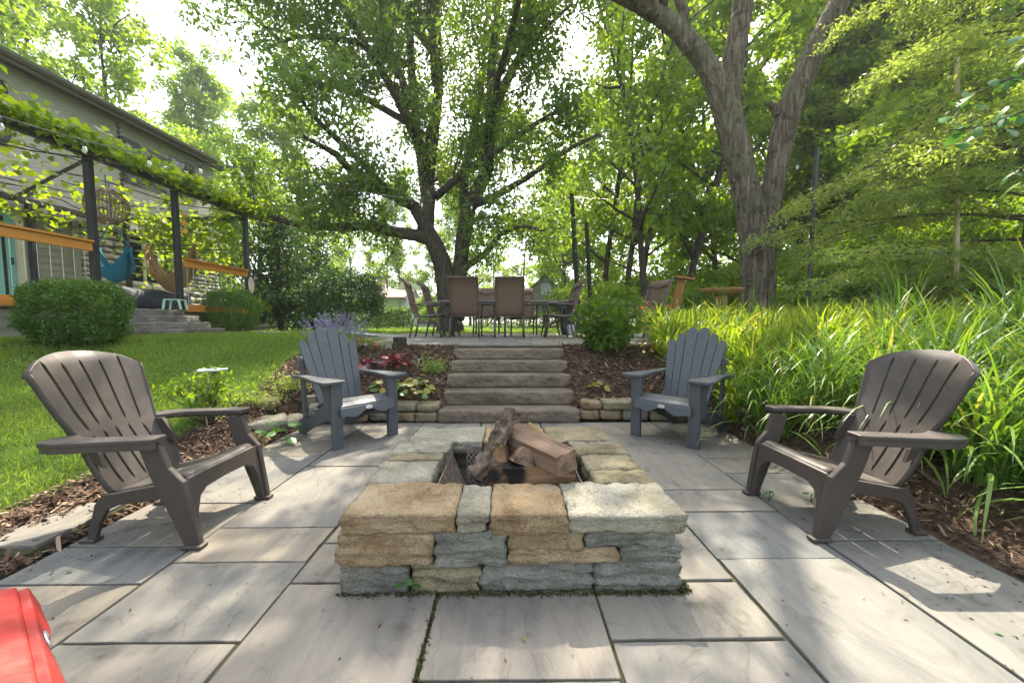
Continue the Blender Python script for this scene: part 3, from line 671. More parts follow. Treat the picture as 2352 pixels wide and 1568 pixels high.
        MB().slabgrid(sk, 14, 2, 0).build('arm_skirt', mat, c)
        # gusset from arm to back
        b = MB(); b.prism([(-.27, .52), (-.34, .515), (-.40, .60), (-.35, .50), (-.25, .40), (-.20, .37), (-.22, .44)], 0, .02, lambda p, q, t, sd=sd: (p + .02, sd * (.196 + t), q)); b.build('arm_gusset', mat, c)
    return c
moulded_chair('garden_chair', (-1.785, 2.10, .002), 0, 'brown moulded plastic chair with its back to the lawn', M['brown_plastic'], 6)
moulded_chair('garden_chair', (1.825, 2.125, .002), math.pi + .01, 'brown moulded plastic chair with its back to the tall grass', M['brown_plastic'], 5)
# ------------------------------------------------------------------ dark slate slatted chairs (local +x front, origin midway between the front legs)
badge = pmat('badge', [(.55, .56, .54)], .35, metal=.6)
dark_ink = pmat('badge_ink', [(.04, .04, .04)], .5)
def slatted_chair(name, loc, rz, label):
    c = empty(name, loc, rz, label, 'chair', 'low garden chairs around the fire pit'); m = M['slate_plastic']
    for sd in (-1, 1):
        b = MB(); b.prism([(-.045, 0), (.045, 0), (.045, .565), (-.045, .565)], .255, .292, lambda p, q, t: (p, sd * t, q)); b.build('leg', m, c, bev=.005)
        b = MB(); b.box((.012, sd * .2735 - .048, .0), (.047, sd * .2735 + .048, .565)); b.v = [(x + .002, y, z) for x, y, z in b.v]; b.build('leg_face', m, c, bev=.005)
        # long side rail from seat front down to the ground behind
        rail = [(.03, .30), (.045, .335), (.02, .352), (-.04, .366), (-.12, .366), (-.25, .338), (-.40, .275), (-.44, .235), (-.50, .232), (-.54, .205), (-.62, .19), (-.76, .13), (-.805, .09), (-.80, .03), (-.77, .0), (-.68, .0), (-.5, .09), (-.28, .18), (-.05, .255)]
        b = MB(); b.prism(rail, .218, .250, lambda p, q, t: (p, sd * t, q)); b.build('side_rail', m, c, bev=.005)
        # arm plank: waisted outline
        arm = [(.095, .225), (.10, .385), (.08, .412), (-.02, .415), (-.16, .395), (-.34, .36), (-.46, .345), (-.56, .36), (-.625, .365), (-.64, .34), (-.62, .285), (-.52, .262), (-.36, .265), (-.2, .255), (-.05, .222), (.07, .212)]
        b = MB(); b.prism(arm, .566, .592, lambda p, q, t: (p, sd * q, t)); b.build('arm', m, c, bev=.006)
        # curved bracket under the arm outside the leg
        br = [(-.04, .565), (-.17, .565), (-.175, .535), (-.15, .50), (-.115, .455), (-.105, .40), (-.12, .36), (-.11, .31), (-.08, .27), (-.04, .25)]
        b = MB(); b.prism(br, .294, .318, lambda p, q, t: (p, sd * t, q)); b.build('arm_bracket', m, c, bev=.004)
        b = MB(); b.prism([(-.045, .565), (.0, .565), (.0, .26), (-.045, .26)], .294, .318, lambda p, q, t: (p, sd * t, q)); b.build('bracket_spine', m, c)
        # rear upright tying rail, arm and back support
        b = MB(); b.prism([(-.595, .17), (-.545, .19), (-.585, .735), (-.61, .765), (-.64, .735)], .254, .284, lambda p, q, t: (p, sd * t, q)); b.build('rear_upright', m, c, bev=.004)
    # back cross supports
    b = MB(); b.box((-.625, -.31, .675), (-.595, .31, .735)); b.build('back_support', m, c, bev=.01)
    b = MB(); b.box((-.445, -.216, .235), (-.415, .216, .30)); b.build('back_support', m, c, bev=.004)
    b = MB(); b.box((-.52, -.216, .20), (-.49, .216, .26)); b.build('stretcher', m, c, bev=.004)
    # back slats: lean back, fan, rounded tops
    xb, zb = -.385, .255; lean = R(21.5); ca, sa = math.cos(lean), math.sin(lean)
    spec = [(-.176, -.250, .060, .70, 1), (-.112, -.163, .062, .765, 1), (-.0395, -.0585, .076, .83, 2), (.0395, .0585, .076, .83, 3), (.112, .163, .062, .765, 4), (.176, .250, .060, .70, 4)]
    for k, (y0, y1, w0, L, kd) in enumerate(spec):
        w1 = w0 * (1.46 if k in (2, 3) else 1.38); pts = []
        for i in range(6): t = i / 5 * (1 - .07 / L); pts.append((-(w0 + (w1 - w0) * t) / 2, t * L))
        for q in np.linspace(math.pi, 0, 11):
            ex = w1 / 2 * math.cos(q); ez = math.sin(q)
            if k in (2,): ez *= (.55 + .45 * (ex / (w1 / 2))) if ex < 0 else 1
            if k in (3,): ez *= (.55 - .45 * (ex / (w1 / 2))) if ex > 0 else 1
            pts.append((ex, L - .07 + .07 * (math.sin(q) if k not in (2, 3) else max(0, math.sin(q)))))
        for i in range(5, -1, -1): t = i / 5 * (1 - .07 / L); pts.append(((w0 + (w1 - w0) * t) / 2, t * L))
        b = MB(); b.prism(pts, -.011, .011, lambda p, q, t, y0=y0, y1=y1, L=L: (xb - q * sa + t * ca + .02 * abs(y0) , y0 + (y1 - y0) * q / L + p, zb + q * ca + t * sa)); b.build('back_slat', m, c, bev=.004)
    # seat slats
    for (xc, zc, ti) in ((.036, .366, -.42), (-.028, .385, -.12), (-.095, .387, .06), (-.162, .378, .18), (-.228, .362, .27), (-.293, .342, .34), (-.357, .318, .38)):
        b = MB(); b.box((xc - .0300, -.252, zc - .011), (xc + .0300, .252, zc + .011))
        b.v = [(x, y, zz + (x - xc) * ti) for x, y, zz in b.v]; b.build('seat_slat', m, c, bev=.005)
    # wavy front slat wrapping the seat edge, with an oval badge
    n = 24; pts = [(-.262, .352), (.262, .352)] + [(y, .306 - .040 * (abs(y) / .26) ** 3 + .022 * math.cos(y * 24) - .012) for y in np.linspace(.262, -.262, n)]
    b = MB(); b.prism(pts, 0, .022, lambda p, q, t: (.048 + t - (.374 - q) * -.25, p, q)); b.build('front_slat', m, c, bev=.004)
    e = [(.032 * math.cos(q), .0155 * math.sin(q)) for q in np.linspace(0, 6.283, 25)[:-1]]
    bo = MB(); bo.prism(e, 0, .003, lambda p, q, t: (.0815 + t - q * -.25 * -1, p, .330 + q)); bo = bo.build('badge', badge, c)
    b = MB()
    for (yy, zz, w_, h_) in ((-.010, .330, .003, .013), (-.004, .3245, .009, .0025), (.006, .330, .003, .013), (.010, .335, .008, .0025), (.010, .3245, .008, .0025)): b.box((.0825, yy - w_ / 2, zz - h_ / 2), (.0832, yy + w_ / 2, zz + h_ / 2))
    b.v = [(x + .003 - (.345 - z) * -.25, y, z) for x, y, z in b.v]; b.build('badge_mark', dark_ink, bo)
    return c
slatted_chair('garden_chair', (-1.30, 3.525, .002), math.atan2(-.632, .775), 'dark slate slatted chair on the lawn side of the steps')
slatted_chair('garden_chair', (1.436, 3.507, .002), math.atan2(-.667, -.745), 'dark slate slatted chair in front of the tall grass')
# ------------------------------------------------------------------ tree kit
def unit(v): return v / (np.linalg.norm(v) + 1e-9)
def wander_line(rg, p, d, L, seg, wand, trop):
    n = max(3, int(L / seg)); pts = [np.array(p, float)]; d = unit(np.array(d, float))
    for i in range(n):
        d = unit(d + rg.normal(0, wand, 3) + np.array((0, 0, trop))); pts.append(pts[-1] + d * L / n)
    return pts
def side_dir(rg, d, ang, up=0.):
    a = unit(np.cross(d, rg.normal(0, 1, 3))); v = d * math.cos(ang) + a * math.sin(ang); v[2] += up; return unit(v)
def along(pts, t):
    t = t * (len(pts) - 1); i = min(int(t), len(pts) - 2); f = t - i
    return pts[i] + (pts[i + 1] - pts[i]) * f, unit(pts[i + 1] - pts[i])
def foliage(rg, limbs, per_m, L2, ntw, Ltw, t0=.25, up=.02, droop=-.02, tb=None, r2=.022, bare=None):
    """limbs: list of (pts, r0, r1). Adds side branches and twigs; returns twig anchor points"""
    tb = tb if tb is not None else MB(); A = []
    for pts, r0, r1 in limbs:
        L = sum(np.linalg.norm(b - a) for a, b in zip(pts, pts[1:])); n = max(2, int(L * per_m))
        for i in range(n):
            t = t0 + (1 - t0) * (i + rg.random()) / n; p, d = along(pts, min(t, .999))
            l2 = L2 * rg.uniform(.5, 1.25) * (1.1 - .5 * t); br = wander_line(rg, p, side_dir(rg, d, rg.uniform(.6, 1.25), .12), l2, .35, .16, up)
            rr = r2 * rg.uniform(.7, 1.3) * l2 / L2; tb.tube(br, list(np.linspace(rr, .006, len(br))), 4, False)
            for j in range(ntw):
                q, e = along(br, min(.999, .2 + .8 * (j + rg.random()) / ntw)); tw = wander_line(rg, q, side_dir(rg, e, rg.uniform(.5, 1.2)), Ltw * rg.uniform(.5, 1.3), .2, .2, droop)
                tb.tube(tw, list(np.linspace(.007, .003, len(tw))), 3, False)
                for k in range(1, len(tw)): A.append(tw[k])
            A.append(br[-1])
    return tb, np.array(A)
def leaf_mesh(name, A, k, sig, ln, wd, seed, droop=.3, jitter=.25, flat=0., vmean=.5):
    rg = np.random.default_rng(seed); P = np.repeat(A, k, 0); n = len(P); P = P + rg.normal(0, sig, (n, 3))
    ax = rg.normal(0, 1, (n, 3)); ax[:, 2] = ax[:, 2] * (1 - flat) - droop; ax /= np.linalg.norm(ax, axis=1)[:, None]
    rn = rg.normal(0, 1, (n, 3)); rn[:, 2] += flat * 4
    sd = np.cross(ax, rn); sd /= np.linalg.norm(sd, axis=1)[:, None] + 1e-9; nr = np.cross(sd, ax)
    l = ln * rg.uniform(1 - jitter * 1.6, 1 + jitter, n)[:, None]; w_ = wd * rg.uniform(1 - jitter, 1 + jitter, n)[:, None]
    V = np.stack([P, P + ax * l * .45 + sd * w_ / 2 + nr * w_ * .12, P + ax * l - nr * w_ * .15, P + ax * l * .45 - sd * w_ / 2 + nr * w_ * .12], 1).reshape(-1, 3)
    return npmesh(name, V, np.arange(n * 4).reshape(n, 4), np.clip(rg.normal(vmean, .22, n), 0, 1))
def bark_mat(name, stops, sc=5, st=(1, 1, .16), moss=0.):
    m, nt, p = newmat(name); tc = N(nt, 'ShaderNodeTexCoord'); mp = N(nt, 'ShaderNodeMapping'); mp.inputs['Scale'].default_value = st; nt.links.new(tc.outputs['Object'], mp.inputs[0])
    n = noise_n(nt, mp.outputs[0], sc * 4, 5, .65, .4); c = ramp(nt, n, [(.3 + .4 * i / (len(stops) - 1), s) for i, s in enumerate(stops)])
    if moss:
        q = noise_n(nt, tc.outputs['Object'], 1.6, 5, .6); c = mixc(nt, ramp(nt, q, [(.5, (0,) * 3), (.62, (moss,) * 3)]), c, (.10, .125, .06))
        q2 = noise_n(nt, tc.outputs['Object'], 5, 4, .7); c = mixc(nt, ramp(nt, q2, [(.56, (0,) * 3), (.6, (.6,) * 3)]), c, (.03, .028, .02))
    nt.links.new(c, p.inputs['Base Color']); p.inputs['Roughness'].default_value = .92; p.inputs['Specular IOR Level'].default_value = .15
    nt.links.new(bump_n(nt, n, 1., .06), p.inputs['Normal']); return m
M['bark'] = bark_mat('bark', [(.035, .028, .022), (.085, .07, .055), (.15, .125, .10)])
M['bark_grey'] = bark_mat('bark_grey', [(.035, .026, .019), (.125, .098, .074), (.26, .215, .17)], 3.8, (1, 1, .12), .55)
M['leaf_oak'] = lmat('oak_leaf', [(.05, .10, .03), (.09, .16, .04), (.16, .23, .045)], (2.1, 1.9, .5), .52, .42)
M['leaf_light'] = lmat('light_leaf', [(.08, .155, .022), (.145, .24, .028), (.23, .31, .05)], (2.0, 1.85, .45), .52, .5)
M['leaf_mid'] = lmat('mid_leaf', [(.06, .13, .022), (.115, .205, .032), (.19, .27, .045)], (2.3, 1.95, .45), .54, .5)
M['leaf_dark'] = lmat('dark_leaf', [(.016, .045, .017), (.034, .078, .025), (.06, .115, .03)], (1.8, 1.7, .5), .3, .5)
M['leaf_hedge'] = lmat('hedge_leaf', [(.03, .08, .012), (.065, .14, .016), (.13, .20, .022)], (2.0, 1.8, .4), .45, .45)
M['leaf_box'] = lmat('boxwood_leaf', [(.04, .10, .018), (.08, .17, .026), (.15, .25, .036)], (1.8, 1.7, .4), .35, .35)
M['leaf_hem'] = lmat('hemlock_needle', [(.10, .155, .05), (.18, .255, .09), (.30, .37, .17)], (2.0, 1.85, .6), .55, .45)
def px_limb(pts, Y, dz=None, sub=2):
    out = []
    for i, p in enumerate(pts):
        y = Y + (p[2] if len(p) > 2 else 0); out.append(np.array(onY(p[0], p[1], y)))
    # gentle resample
    res = []
    for a, b in zip(out, out[1:]):
        for s in range(sub): res.append(a + (b - a) * s / sub)
    res.append(out[-1]); return res
def limb_tube(tb, rg, pts, r0, r1, sides=10, rough=.08):
    n = len(pts); rad = list(np.linspace(r0, r1, n) * (1 + rg.normal(0, rough, n) * .5)); tb.tube(pts, rad, sides, True)
def tree_obj(name, base, label, tb, crown, bark, leaf, group=None, cat='tree'):
    base = Vector(base); o = empty(name, base, 0, label, cat, group)
    tb.v = [tuple(np.array(p) - np.array(base)) for p in tb.v]; tb.build('trunk', bark, o, True)
    if crown is not None:
        co = np.empty(len(crown.vertices) * 3, np.float32); crown.vertices.foreach_get('co', co); co = co.reshape(-1, 3) - np.array(base, np.float32)
        crown.vertices.foreach_set('co', co.ravel()); crown.update(); link('crown', crown, leaf, o)
    return o
# ------------------------------------------------------------------ the big spreading oak behind the table
rg = np.random.default_rng(21); OY = 13.0
Z = lambda x, y, k=0: (549 + .45 * x, .45 * y, k)
tb = MB(); OL = []
def ol(pts, r0, r1, leafy=True, Y=OY, sides=8):
    L = px_limb(pts, Y); r0 *= .82; r1 *= .7; limb_tube(tb, rg, L, r0, r1, sides)
    if leafy: OL.append((L, r0, r1))
limb_tube(tb, rg, [np.array(p) for p in (onY(1034, 772, OY), onY(1034, 748, OY), onY(1034, 735, OY), onY(1032, 700, OY), onY(1026, 655, OY), onY(1016, 605, OY), onY(1000, 565, OY), onY(985, 535, OY), onY(970, 505, OY), onY(955, 480, OY))], .46, .20, 14)
tb.v[:] = [(x, y, z) for x, y, z in tb.v]
limb_tube(tb, rg, [np.array(p) for p in (onY(1046, 735, OY), onY(1050, 680, OY), onY(1056, 630, OY), onY(1060, 580, OY + .1), onY(1067, 530, OY + .1), onY(1076, 480, OY), onY(1095, 440, OY), onY(1118, 395, OY - .2))], .29, .20, 12)
ol([Z(905, 1060), Z(800, 1000, -.4), Z(700, 968, -.9), Z(600, 940, -1.4), Z(520, 955, -1.8)], .24, .09)
ol([Z(720, 970, -.6), Z(640, 905, -1), Z(560, 860, -1.6), Z(500, 790, -2.2), Z(430, 750, -2.6), Z(330, 700, -3)], .2, .06)
ol([Z(990, 1230), Z(900, 1200, -.2), Z(780, 1180, -.5), Z(680, 1150, -.8), Z(520, 1160, -1.2), Z(380, 1155, -1.5), Z(250, 1135, -1.7), Z(120, 1090, -2), Z(20, 1030, -2.2)], .26, .07)
ol([Z(950, 1180), Z(965, 1000, .5), Z(935, 800, 1), Z(900, 650, 1.2), Z(880, 350, 1.2), Z(870, 100, 1), Z(915, -150, 1)], .36, .10)
ol([Z(900, 650, 1), Z(830, 400, .5), Z(760, 300, 0), Z(620, 220, -.6), Z(450, 190, -1.2), Z(280, 190, -1.6), Z(120, 260, -2)], .18, .05)
ol([Z(830, 400, .5), Z(740, 200, 0), Z(640, 80, -.4), Z(520, -60, -1)], .15, .06)
ol([Z(960, 900, .6), Z(1020, 450, 1.5), Z(1010, 100, 2), Z(1000, -200, 2)], .3, .10)
ol([Z(1265, 870, -.2), Z(1285, 600, -.2), Z(1290, 300, 0), Z(1320, 50, 0), Z(1350, -200, .4)], .26, .09)
ol([Z(1150, 1060, .1), Z(1150, 880, .8), Z(1200, 650, 1.5), Z(1245, 400, 2), Z(1260, 100, 2.4)], .22, .08)
ol([Z(1005, 1005, .2), Z(1150, 880, -.6), Z(1300, 780, -1.2), Z(1500, 640, -1.8), Z(1680, 530, -1.6)], .17, .05)
ol([Z(1280, 620, -.2), Z(1350, 460, -.6), Z(1430, 300, -1), Z(1560, 150, -1.6), Z(1700, 20, -2)], .16, .05)
ol([Z(1150, 1370), Z(1250, 1300, -.4), Z(1320, 1215, -.8), Z(1345, 1185, -1), Z(1450, 1150, -1.4), Z(1600, 1190, -2)], .15, .05)
ol([Z(1180, 1130), Z(1260, 1110, .6), Z(1380, 1110, 1.4), Z(1470, 1160, 2)], .09, .03)
# limbs toward the garden and away, and the high crown out of the frame
def free(p, d, L, r, trop=.05): 
    l = wander_line(rg, p, d, L, .7, .10, trop); limb_tube(tb, rg, l, r, r * .3, 6); OL.append((l, r, r * .3))
for (u, v, k, d, L) in ((960, 330, .5, (-.2, -1, .5), 6.0), (1110, 350, 0, (.3, -1, .55), 6.0), (940, 250, .8, (-.6, -.6, .7), 5.5), (1125, 250, 0, (.6, -.5, .8), 5.5), (1000, 200, 1.5, (0, -.7, 1), 6), (1150, 150, 1, (.7, -.2, 1), 5),
                        (980, 420, .4, (0, 1, .5), 6), (1080, 380, .4, (.3, 1, .6), 6), (930, 150, 1, (-.8, .3, .8), 5.5), (954, 292, 1.2, (-1, -.5, .3), 6), (1000, 130, 1.9, (-.6, -.9, .6), 6), (960, 480, .2, (-.5, -1, .15), 5), (1090, 470, 0, (.7, -.8, .12), 4.5)):
    free(onY(u, v, OY + k), d, L, .13)
tb, A = foliage(rg, OL, 2.5, 1.9, 6, .66, .12, .02, -.04, tb)
oak_leaves = leaf_mesh('crown', A, 12, .18, .18, .07, 5, .35)
oak = tree_obj('oak_tree', Vector((onY(1036, 752, OY).x, OY, .76)), 'large spreading oak behind the dining table with a forked dark trunk', tb, oak_leaves, M['bark'], M['leaf_oak'])

# ------------------------------------------------------------------ three stemmed tree on the bank
rg = np.random.default_rng(33); RY = 9.0
Z2 = lambda x, y, k=0: (1333 + .5 * x, .5 * y, k)
tb = MB(); OL = []
def seg(pts, r, leafy=False, t0=.3, sides=30):
    L = px_limb(pts, RY, sub=12); n = len(L); rad = np.interp(np.linspace(0, 1, n), np.linspace(0, 1, len(r)), r) * (1 + rg.normal(0, .018, n)); tb.tube(L, list(rad), sides, True, .05)
    if leafy: OL.append((L[int(n * t0):], r[0], r[-1]))
seg([Z2(815, 1600), Z2(815, 1480), Z2(814, 1400), Z2(812, 1250), Z2(800, 1100), Z2(778, 950), Z2(746, 800), Z2(705, 640), Z2(675, 520), Z2(642, 420), Z2(600, 330), Z2(540, 240), Z2(460, 150), Z2(370, 75), Z2(250, 5), Z2(120, -60, -.5), Z2(0, -110, -1)], [.40, .36, .345, .33, .30, .285, .275, .275, .27, .25, .22, .20, .19, .18, .17, .15, .13], True, .7)
seg([Z2(680, 500), Z2(692, 380), Z2(712, 220), Z2(742, 60), Z2(760, -120), Z2(790, -320)], [.22, .21, .205, .20, .18, .15], True, .6)
seg([Z2(835, 1380), Z2(843, 1150), Z2(862, 980), Z2(890, 830), Z2(925, 640), Z2(968, 480), Z2(1028, 340), Z2(1098, 190), Z2(1163, 60), Z2(1230, -60), Z2(1300, -200)], [.26, .24, .22, .215, .23, .24, .225, .215, .2, .19, .16], True, .75)
seg([Z2(905, 530), Z2(890, 490), Z2(865, 475), Z2(850, 480)], [.09, .08, .05, .04], False)
seg([Z2(450, 140), Z2(480, 60), Z2(440, -20), Z2(420, -120)], [.1, .1, .08, .07], True, .3)
for (x, y, k, d, L) in ((250, 0, -.3, (-.6, -.8, .5), 6), (120, -60, -.6, (-.9, -.4, .5), 6), (380, 60, 0, (-.2, -1, .9), 6), (760, -150, 0, (0, -.9, .8), 7), (790, -300, 0, (-.4, -.5, 1), 6), (1300, -200, 0, (.6, -.7, .9), 5), (100, -80, -.6, (-.7, .2, .9), 6)):
    p = np.array(onY(*Z2(x, y)[:2], RY + k)); l = wander_line(rg, p, d, L, .7, .1, .03); limb_tube(tb, rg, l, .10, .03, 6); OL.append((l, .1, .03))
tb, A = foliage(rg, OL, .95, 1.8, 5, .65, .25, .02, -.03, tb)
tree_obj('shagbark_tree', Vector((onY(1739, 752, RY).x, RY, .78)), 'tall tree with grey flaking bark dividing into three stems', tb, leaf_mesh('crown', A, 8, .15, .19, .075, 6, .3), M['bark_grey'], M['leaf_mid'])
print('right tree anchors', len(A))
# ------------------------------------------------------------------ woodland trees: a few kinds, then copies
def forest_kind(seed, h, r, crown_from, spread, leaf, bark, ln, wd, k, nl, lean=.06, sig=.22, per=1.1):
    rg = np.random.default_rng(seed); tb = MB(); OL = []
    tr = wander_line(rg, (0, 0, -.2), (rg.normal(0, lean), rg.normal(0, lean), 1), h, 1., .035, .03); limb_tube(tb, rg, tr, r, r * .18, 8)
    OL.append((tr[int(len(tr) * .75):], r * .3, .03))
    for i in range(nl):
        t = crown_from + (1 - crown_from) * (i + rg.random()) / nl; p, d = along(tr, min(t, .995)); f = 1 - ((t - crown_from) / (1 - crown_from)) ** 1.6 * .72
        az = i * 2.4 + rg.normal(0, .4); L = spread * f * rg.uniform(.7, 1.2); dr = (math.cos(az), math.sin(az), rg.uniform(.25, .8) + .6 * t)
        l = wander_line(rg, p, dr, L, .8, .12, .03); limb_tube(tb, rg, l, r * .35 * f + .02, .02, 5); OL.append((l, .05, .02))
    tb, A = foliage(rg, OL, per, spread * .42, 4, spread * .18, .2, .02, -.02, tb, .03)
    trunk = tb.mesh('trunk', True); crown = leaf_mesh('crown', A, k, sig, ln, wd, seed + 1, .25)
    trunk.materials.append(bark); crown.materials.append(leaf); return trunk, crown
FK = [forest_kind(101, 20, .24, .14, 4.6, M['leaf_light'], M['bark'], .32, .19, 11, 24),
      forest_kind(102, 22, .20, .18, 4.2, M['leaf_mid'], M['bark'], .30, .17, 11, 24),
      forest_kind(103, 17, .18, .15, 4.2, M['leaf_light'], M['bark'], .28, .16, 11, 20, .10),
      forest_kind(104, 14, .14, .20, 3.2, M['leaf_mid'], M['bark'], .24, .12, 7, 16, .12),
      forest_kind(105, 24, .22, .35, 5.2, M['leaf_mid'], M['bark_grey'], .33, .19, 11, 24)]
FL = ['tall light green woodland tree behind the garden', 'slender woodland tree with mid green crown behind the garden', 'broad bright green tree at the garden edge', 'thin young tree with sparse leaves at the garden edge', 'towering woodland tree with a grey trunk on the bank side']
FC = ['tree'] * 5
def where(u, D):
    far = ' far back' if D > 29 else ''
    for lim, t in ((250, 'behind the house roof'), (600, 'beyond the corner of the house'), (880, 'behind the dark evergreens'), (1140, 'behind the oak trunk'), (1300, 'beyond the playhouse'), (1400, 'beside the dark string light posts'), (1530, 'between the posts and the leaning stems'), (1680, 'behind the lone sling chair'), (1800, 'behind the three stemmed trunk'), (1930, 'beyond the black light pole'), (2130, 'behind the hemlock boughs'), (9999, 'rising above the hemlock')):
        if u < lim: return t + far
def forest(kind, u, D, s=1., rz=0., sx=1.):
    p = onY(u, 741, D); root = empty(('woodland_tree', 'woodland_tree', 'maple_tree', 'sapling', 'woodland_tree')[kind], (p.x, D, gz(p.x, D) - .05), rz, FL[kind].split(' behind')[0].split(' at the')[0].split(' on the')[0] + ' ' + where(u, D), 'tree', 'trees behind the garden')
    hh = (20, 22, 17, 14, 24)[kind]; s = min(s, (.86 * D + 1.5) / hh); sx = max(1., .85 / s)
    root.scale = (s * sx, s * sx, s); a, b = FK[kind]; link('trunk', a, None, root); link('crown', b, None, root); return root
for i, (k, u, D, s) in enumerate([(0, -180, 22, 1.0), (2, 20, 20, 1.05), (1, 150, 25, .95), (2, 335, 19, .92), (0, 440, 33, .98), (1, 545, 34, .95), (2, 610, 25, .85), (0, 720, 30, .72), (2, 800, 42, .75), (1, 930, 48, .8), (2, 1150, 44, .6), (0, 1255, 40, .75),
        (3, 1310, 27, 1.0), (1, 1390, 20, .8), (3, 1425, 15.5, 1.0), (0, 1470, 24, .9), (3, 1490, 14.5, 1.05), (1, 1572, 16, .85), (2, 1640, 22, 1.05), (0, 1720, 24, 1.0), (1, 1830, 21, 1.0), (4, 1900, 18, .9), (0, 1990, 24, 1.05), (4, 2062, 15.5, .95), (2, 2150, 20, 1.15), (1, 2270, 17, 1.0), (0, 2380, 15, .95), (2, 2480, 19, 1.1), (1, 1340, 34, .9), (2, 1560, 30, 1.05), (0, 1800, 32, 1.05), (2, 2080, 30, 1.1), (2, 900, 46, .85), (2, 1080, 40, .7), (0, 1000, 45, .7), (2, 1290, 32, .75), (1, 1400, 38, .9), (2, 1700, 34, 1.1), (2, 2200, 26, 1.2), (0, 2320, 24, 1.1), (2, 1950, 20, 1.0), (2, 480, 24, .62), (3, 700, 21, .62), (3, 1195, 30, .55)]):
    forest(k, u, D, s, i * 1.7)
# ------------------------------------------------------------------ shrubs and evergreens
def shrub_mesh(seed, rx, ry, h, n, ln, wd, shell=.55, lump=.22, droop=.0, flatbot=True, box=False):
    rg = np.random.default_rng(seed); P = []
    while len(P) < n:
        v = unit(rg.normal(0, 1, 3)); 
        if box: v = np.sign(v) * np.abs(v) ** .8
        elif flatbot and v[2] < -.5: continue
        rr = (shell + (1 - shell) * rg.random() ** .5) * (1 + lump * MN.noise(Vector(v * 2.2) + Vector((seed, 0, 0))) + lump * .6 * MN.noise(Vector(v * 5) + Vector((seed, 3, 0))))
        P.append((v[0] * rx * rr, v[1] * ry * rr, h * .5 + v[2] * h * .5 * rr))
    return leaf_mesh('foliage', np.array(P), 1, .01, ln, wd, seed + 1, .0)
def stems(h, n, r, seed):
    rg = np.random.default_rng(seed); tb = MB()
    for i in range(n):
        l = wander_line(rg, (rg.normal(0, .05), rg.normal(0, .05), -.03), (rg.normal(0, .4), rg.normal(0, .4), 1), h * rg.uniform(.6, .9), .15, .14, .02); tb.tube(l, list(np.linspace(r, r * .3, len(l))), 5)
    return tb
def shrub(name, loc, rx, ry, h, n, ln, wd, leaf, label, seed, cat='shrub', group=None, shell=.55, lump=.22, stem=.02, nst=7, box=False):
    o = empty(name, loc, 0, label, cat, group); link('foliage', shrub_mesh(seed, rx, ry, h, n, ln, wd, shell, lump, box=box), leaf, o)
    stems(h, nst, stem, seed).build('stem', M['bark'], o, True); return o
# boxwood style shrubs beside the deck steps
shrub('boxwood_shrub', (-5.55, 5.12, gz(-5.55, 5.12) - .03), .56, .42, .84, 20000, .035, .021, M['leaf_box'], 'rounded clipped shrub in front of the deck beside the door rail', 61, shell=.6, lump=.2, box=True)
shrub('boxwood_shrub', (-6.42, 9.2, gz(-6.42, 9.2) - .03), .60, .42, 1.02, 13000, .04, .023, M['leaf_box'], 'rounded clipped shrub between the deck steps and the corner post', 62, shell=.6, lump=.2, box=True)
shrub('flowering_shrub', (onY(792, 741, 12.5).x, 12.5, gz(0, 12.5)), 1.25, 1.1, 2.0, 9000, .09, .05, M['leaf_dark'], 'dark green rounded shrub on the lawn beside the hedge', 63, lump=.3, stem=.03)
# dark evergreen left of the oak: whorls of drooping boughs
def conifer(name, loc, h, r, label, seed, leaf):
    rg = np.random.default_rng(seed); tb = MB(); tb.tube([(0, 0, -.1), (0, 0, h * .5), (0, 0, h)], [.11, .07, .02], 8); A = []
    for i in range(90):
        t = .12 + .86 * i / 90; az = i * 2.4; L = r * (1 - t) ** .75 * rg.uniform(.7, 1.15) + .15
        l = wander_line(rg, (0, 0, t * h), (math.cos(az), math.sin(az), .1), L, .25, .07, -.05); tb.tube(l, list(np.linspace(.02, .004, len(l))), 4)
        for q in range(1, len(l)):
            for s in range(5): A.append(l[q] + rg.normal(0, 1, 3) * (.16, .16, .05))
    o = empty(name, loc, 0, label, 'tree', None); tb.build('trunk', M['bark'], o, True); link('crown', leaf_mesh('crown', np.array(A), 6, .09, .15, .05, seed, .3), leaf, o)
conifer('evergreen_tree', (onY(645, 741, 13.5).x, 13.5, .75), 4.4, 1.9, 'dark evergreen with drooping boughs beyond the pergola', 71, M['leaf_dark'])
conifer('evergreen_tree', (onY(720, 741, 15.5).x, 15.5, .75), 3.6, 1.7, 'second smaller dark evergreen behind the rounded shrub', 72, M['leaf_dark'])
# clipped hedge across the back lawn
def hedge(u0, u1, D, h, dep, n, label, seed):
    a, b = onY(u0, 741, D), onY(u1, 741, D); rg = np.random.default_rng(seed); P = []
    for i in range(n):
        x = rg.uniform(a.x, b.x); f = rg.integers(0, 5); hh = h * (1 + .07 * MN.noise(Vector((x * 1.1, seed, 0))))
        if f < 3: p = (x, -dep / 2 + rg.normal(0, .05), rg.uniform(.03, hh))
        elif f == 3: p = (x, rg.uniform(-dep / 2, dep / 2), hh + rg.normal(0, .04))
        else: p = (x, dep / 2, rg.uniform(.03, hh))
        P.append((p[0] - (a.x + b.x) / 2, p[1], p[2]))
    o = empty('hedge', ((a.x + b.x) / 2, D, gz(0, D)), 0, label, 'hedge'); link('foliage', leaf_mesh('foliage', np.array(P), 1, .03, .10, .06, seed, .1), M['leaf_hedge'], o)
    st = stems(h * .8, 5, .02, seed); st.build('stem', M['bark'], o)
hedge(560, 950, 19, .92, .8, 15000, 'clipped yellow green hedge across the back lawn', 81)
hedge(1090, 1420, 21.5, .75, .7, 7000, 'lower shaded hedge under the playhouse', 82)
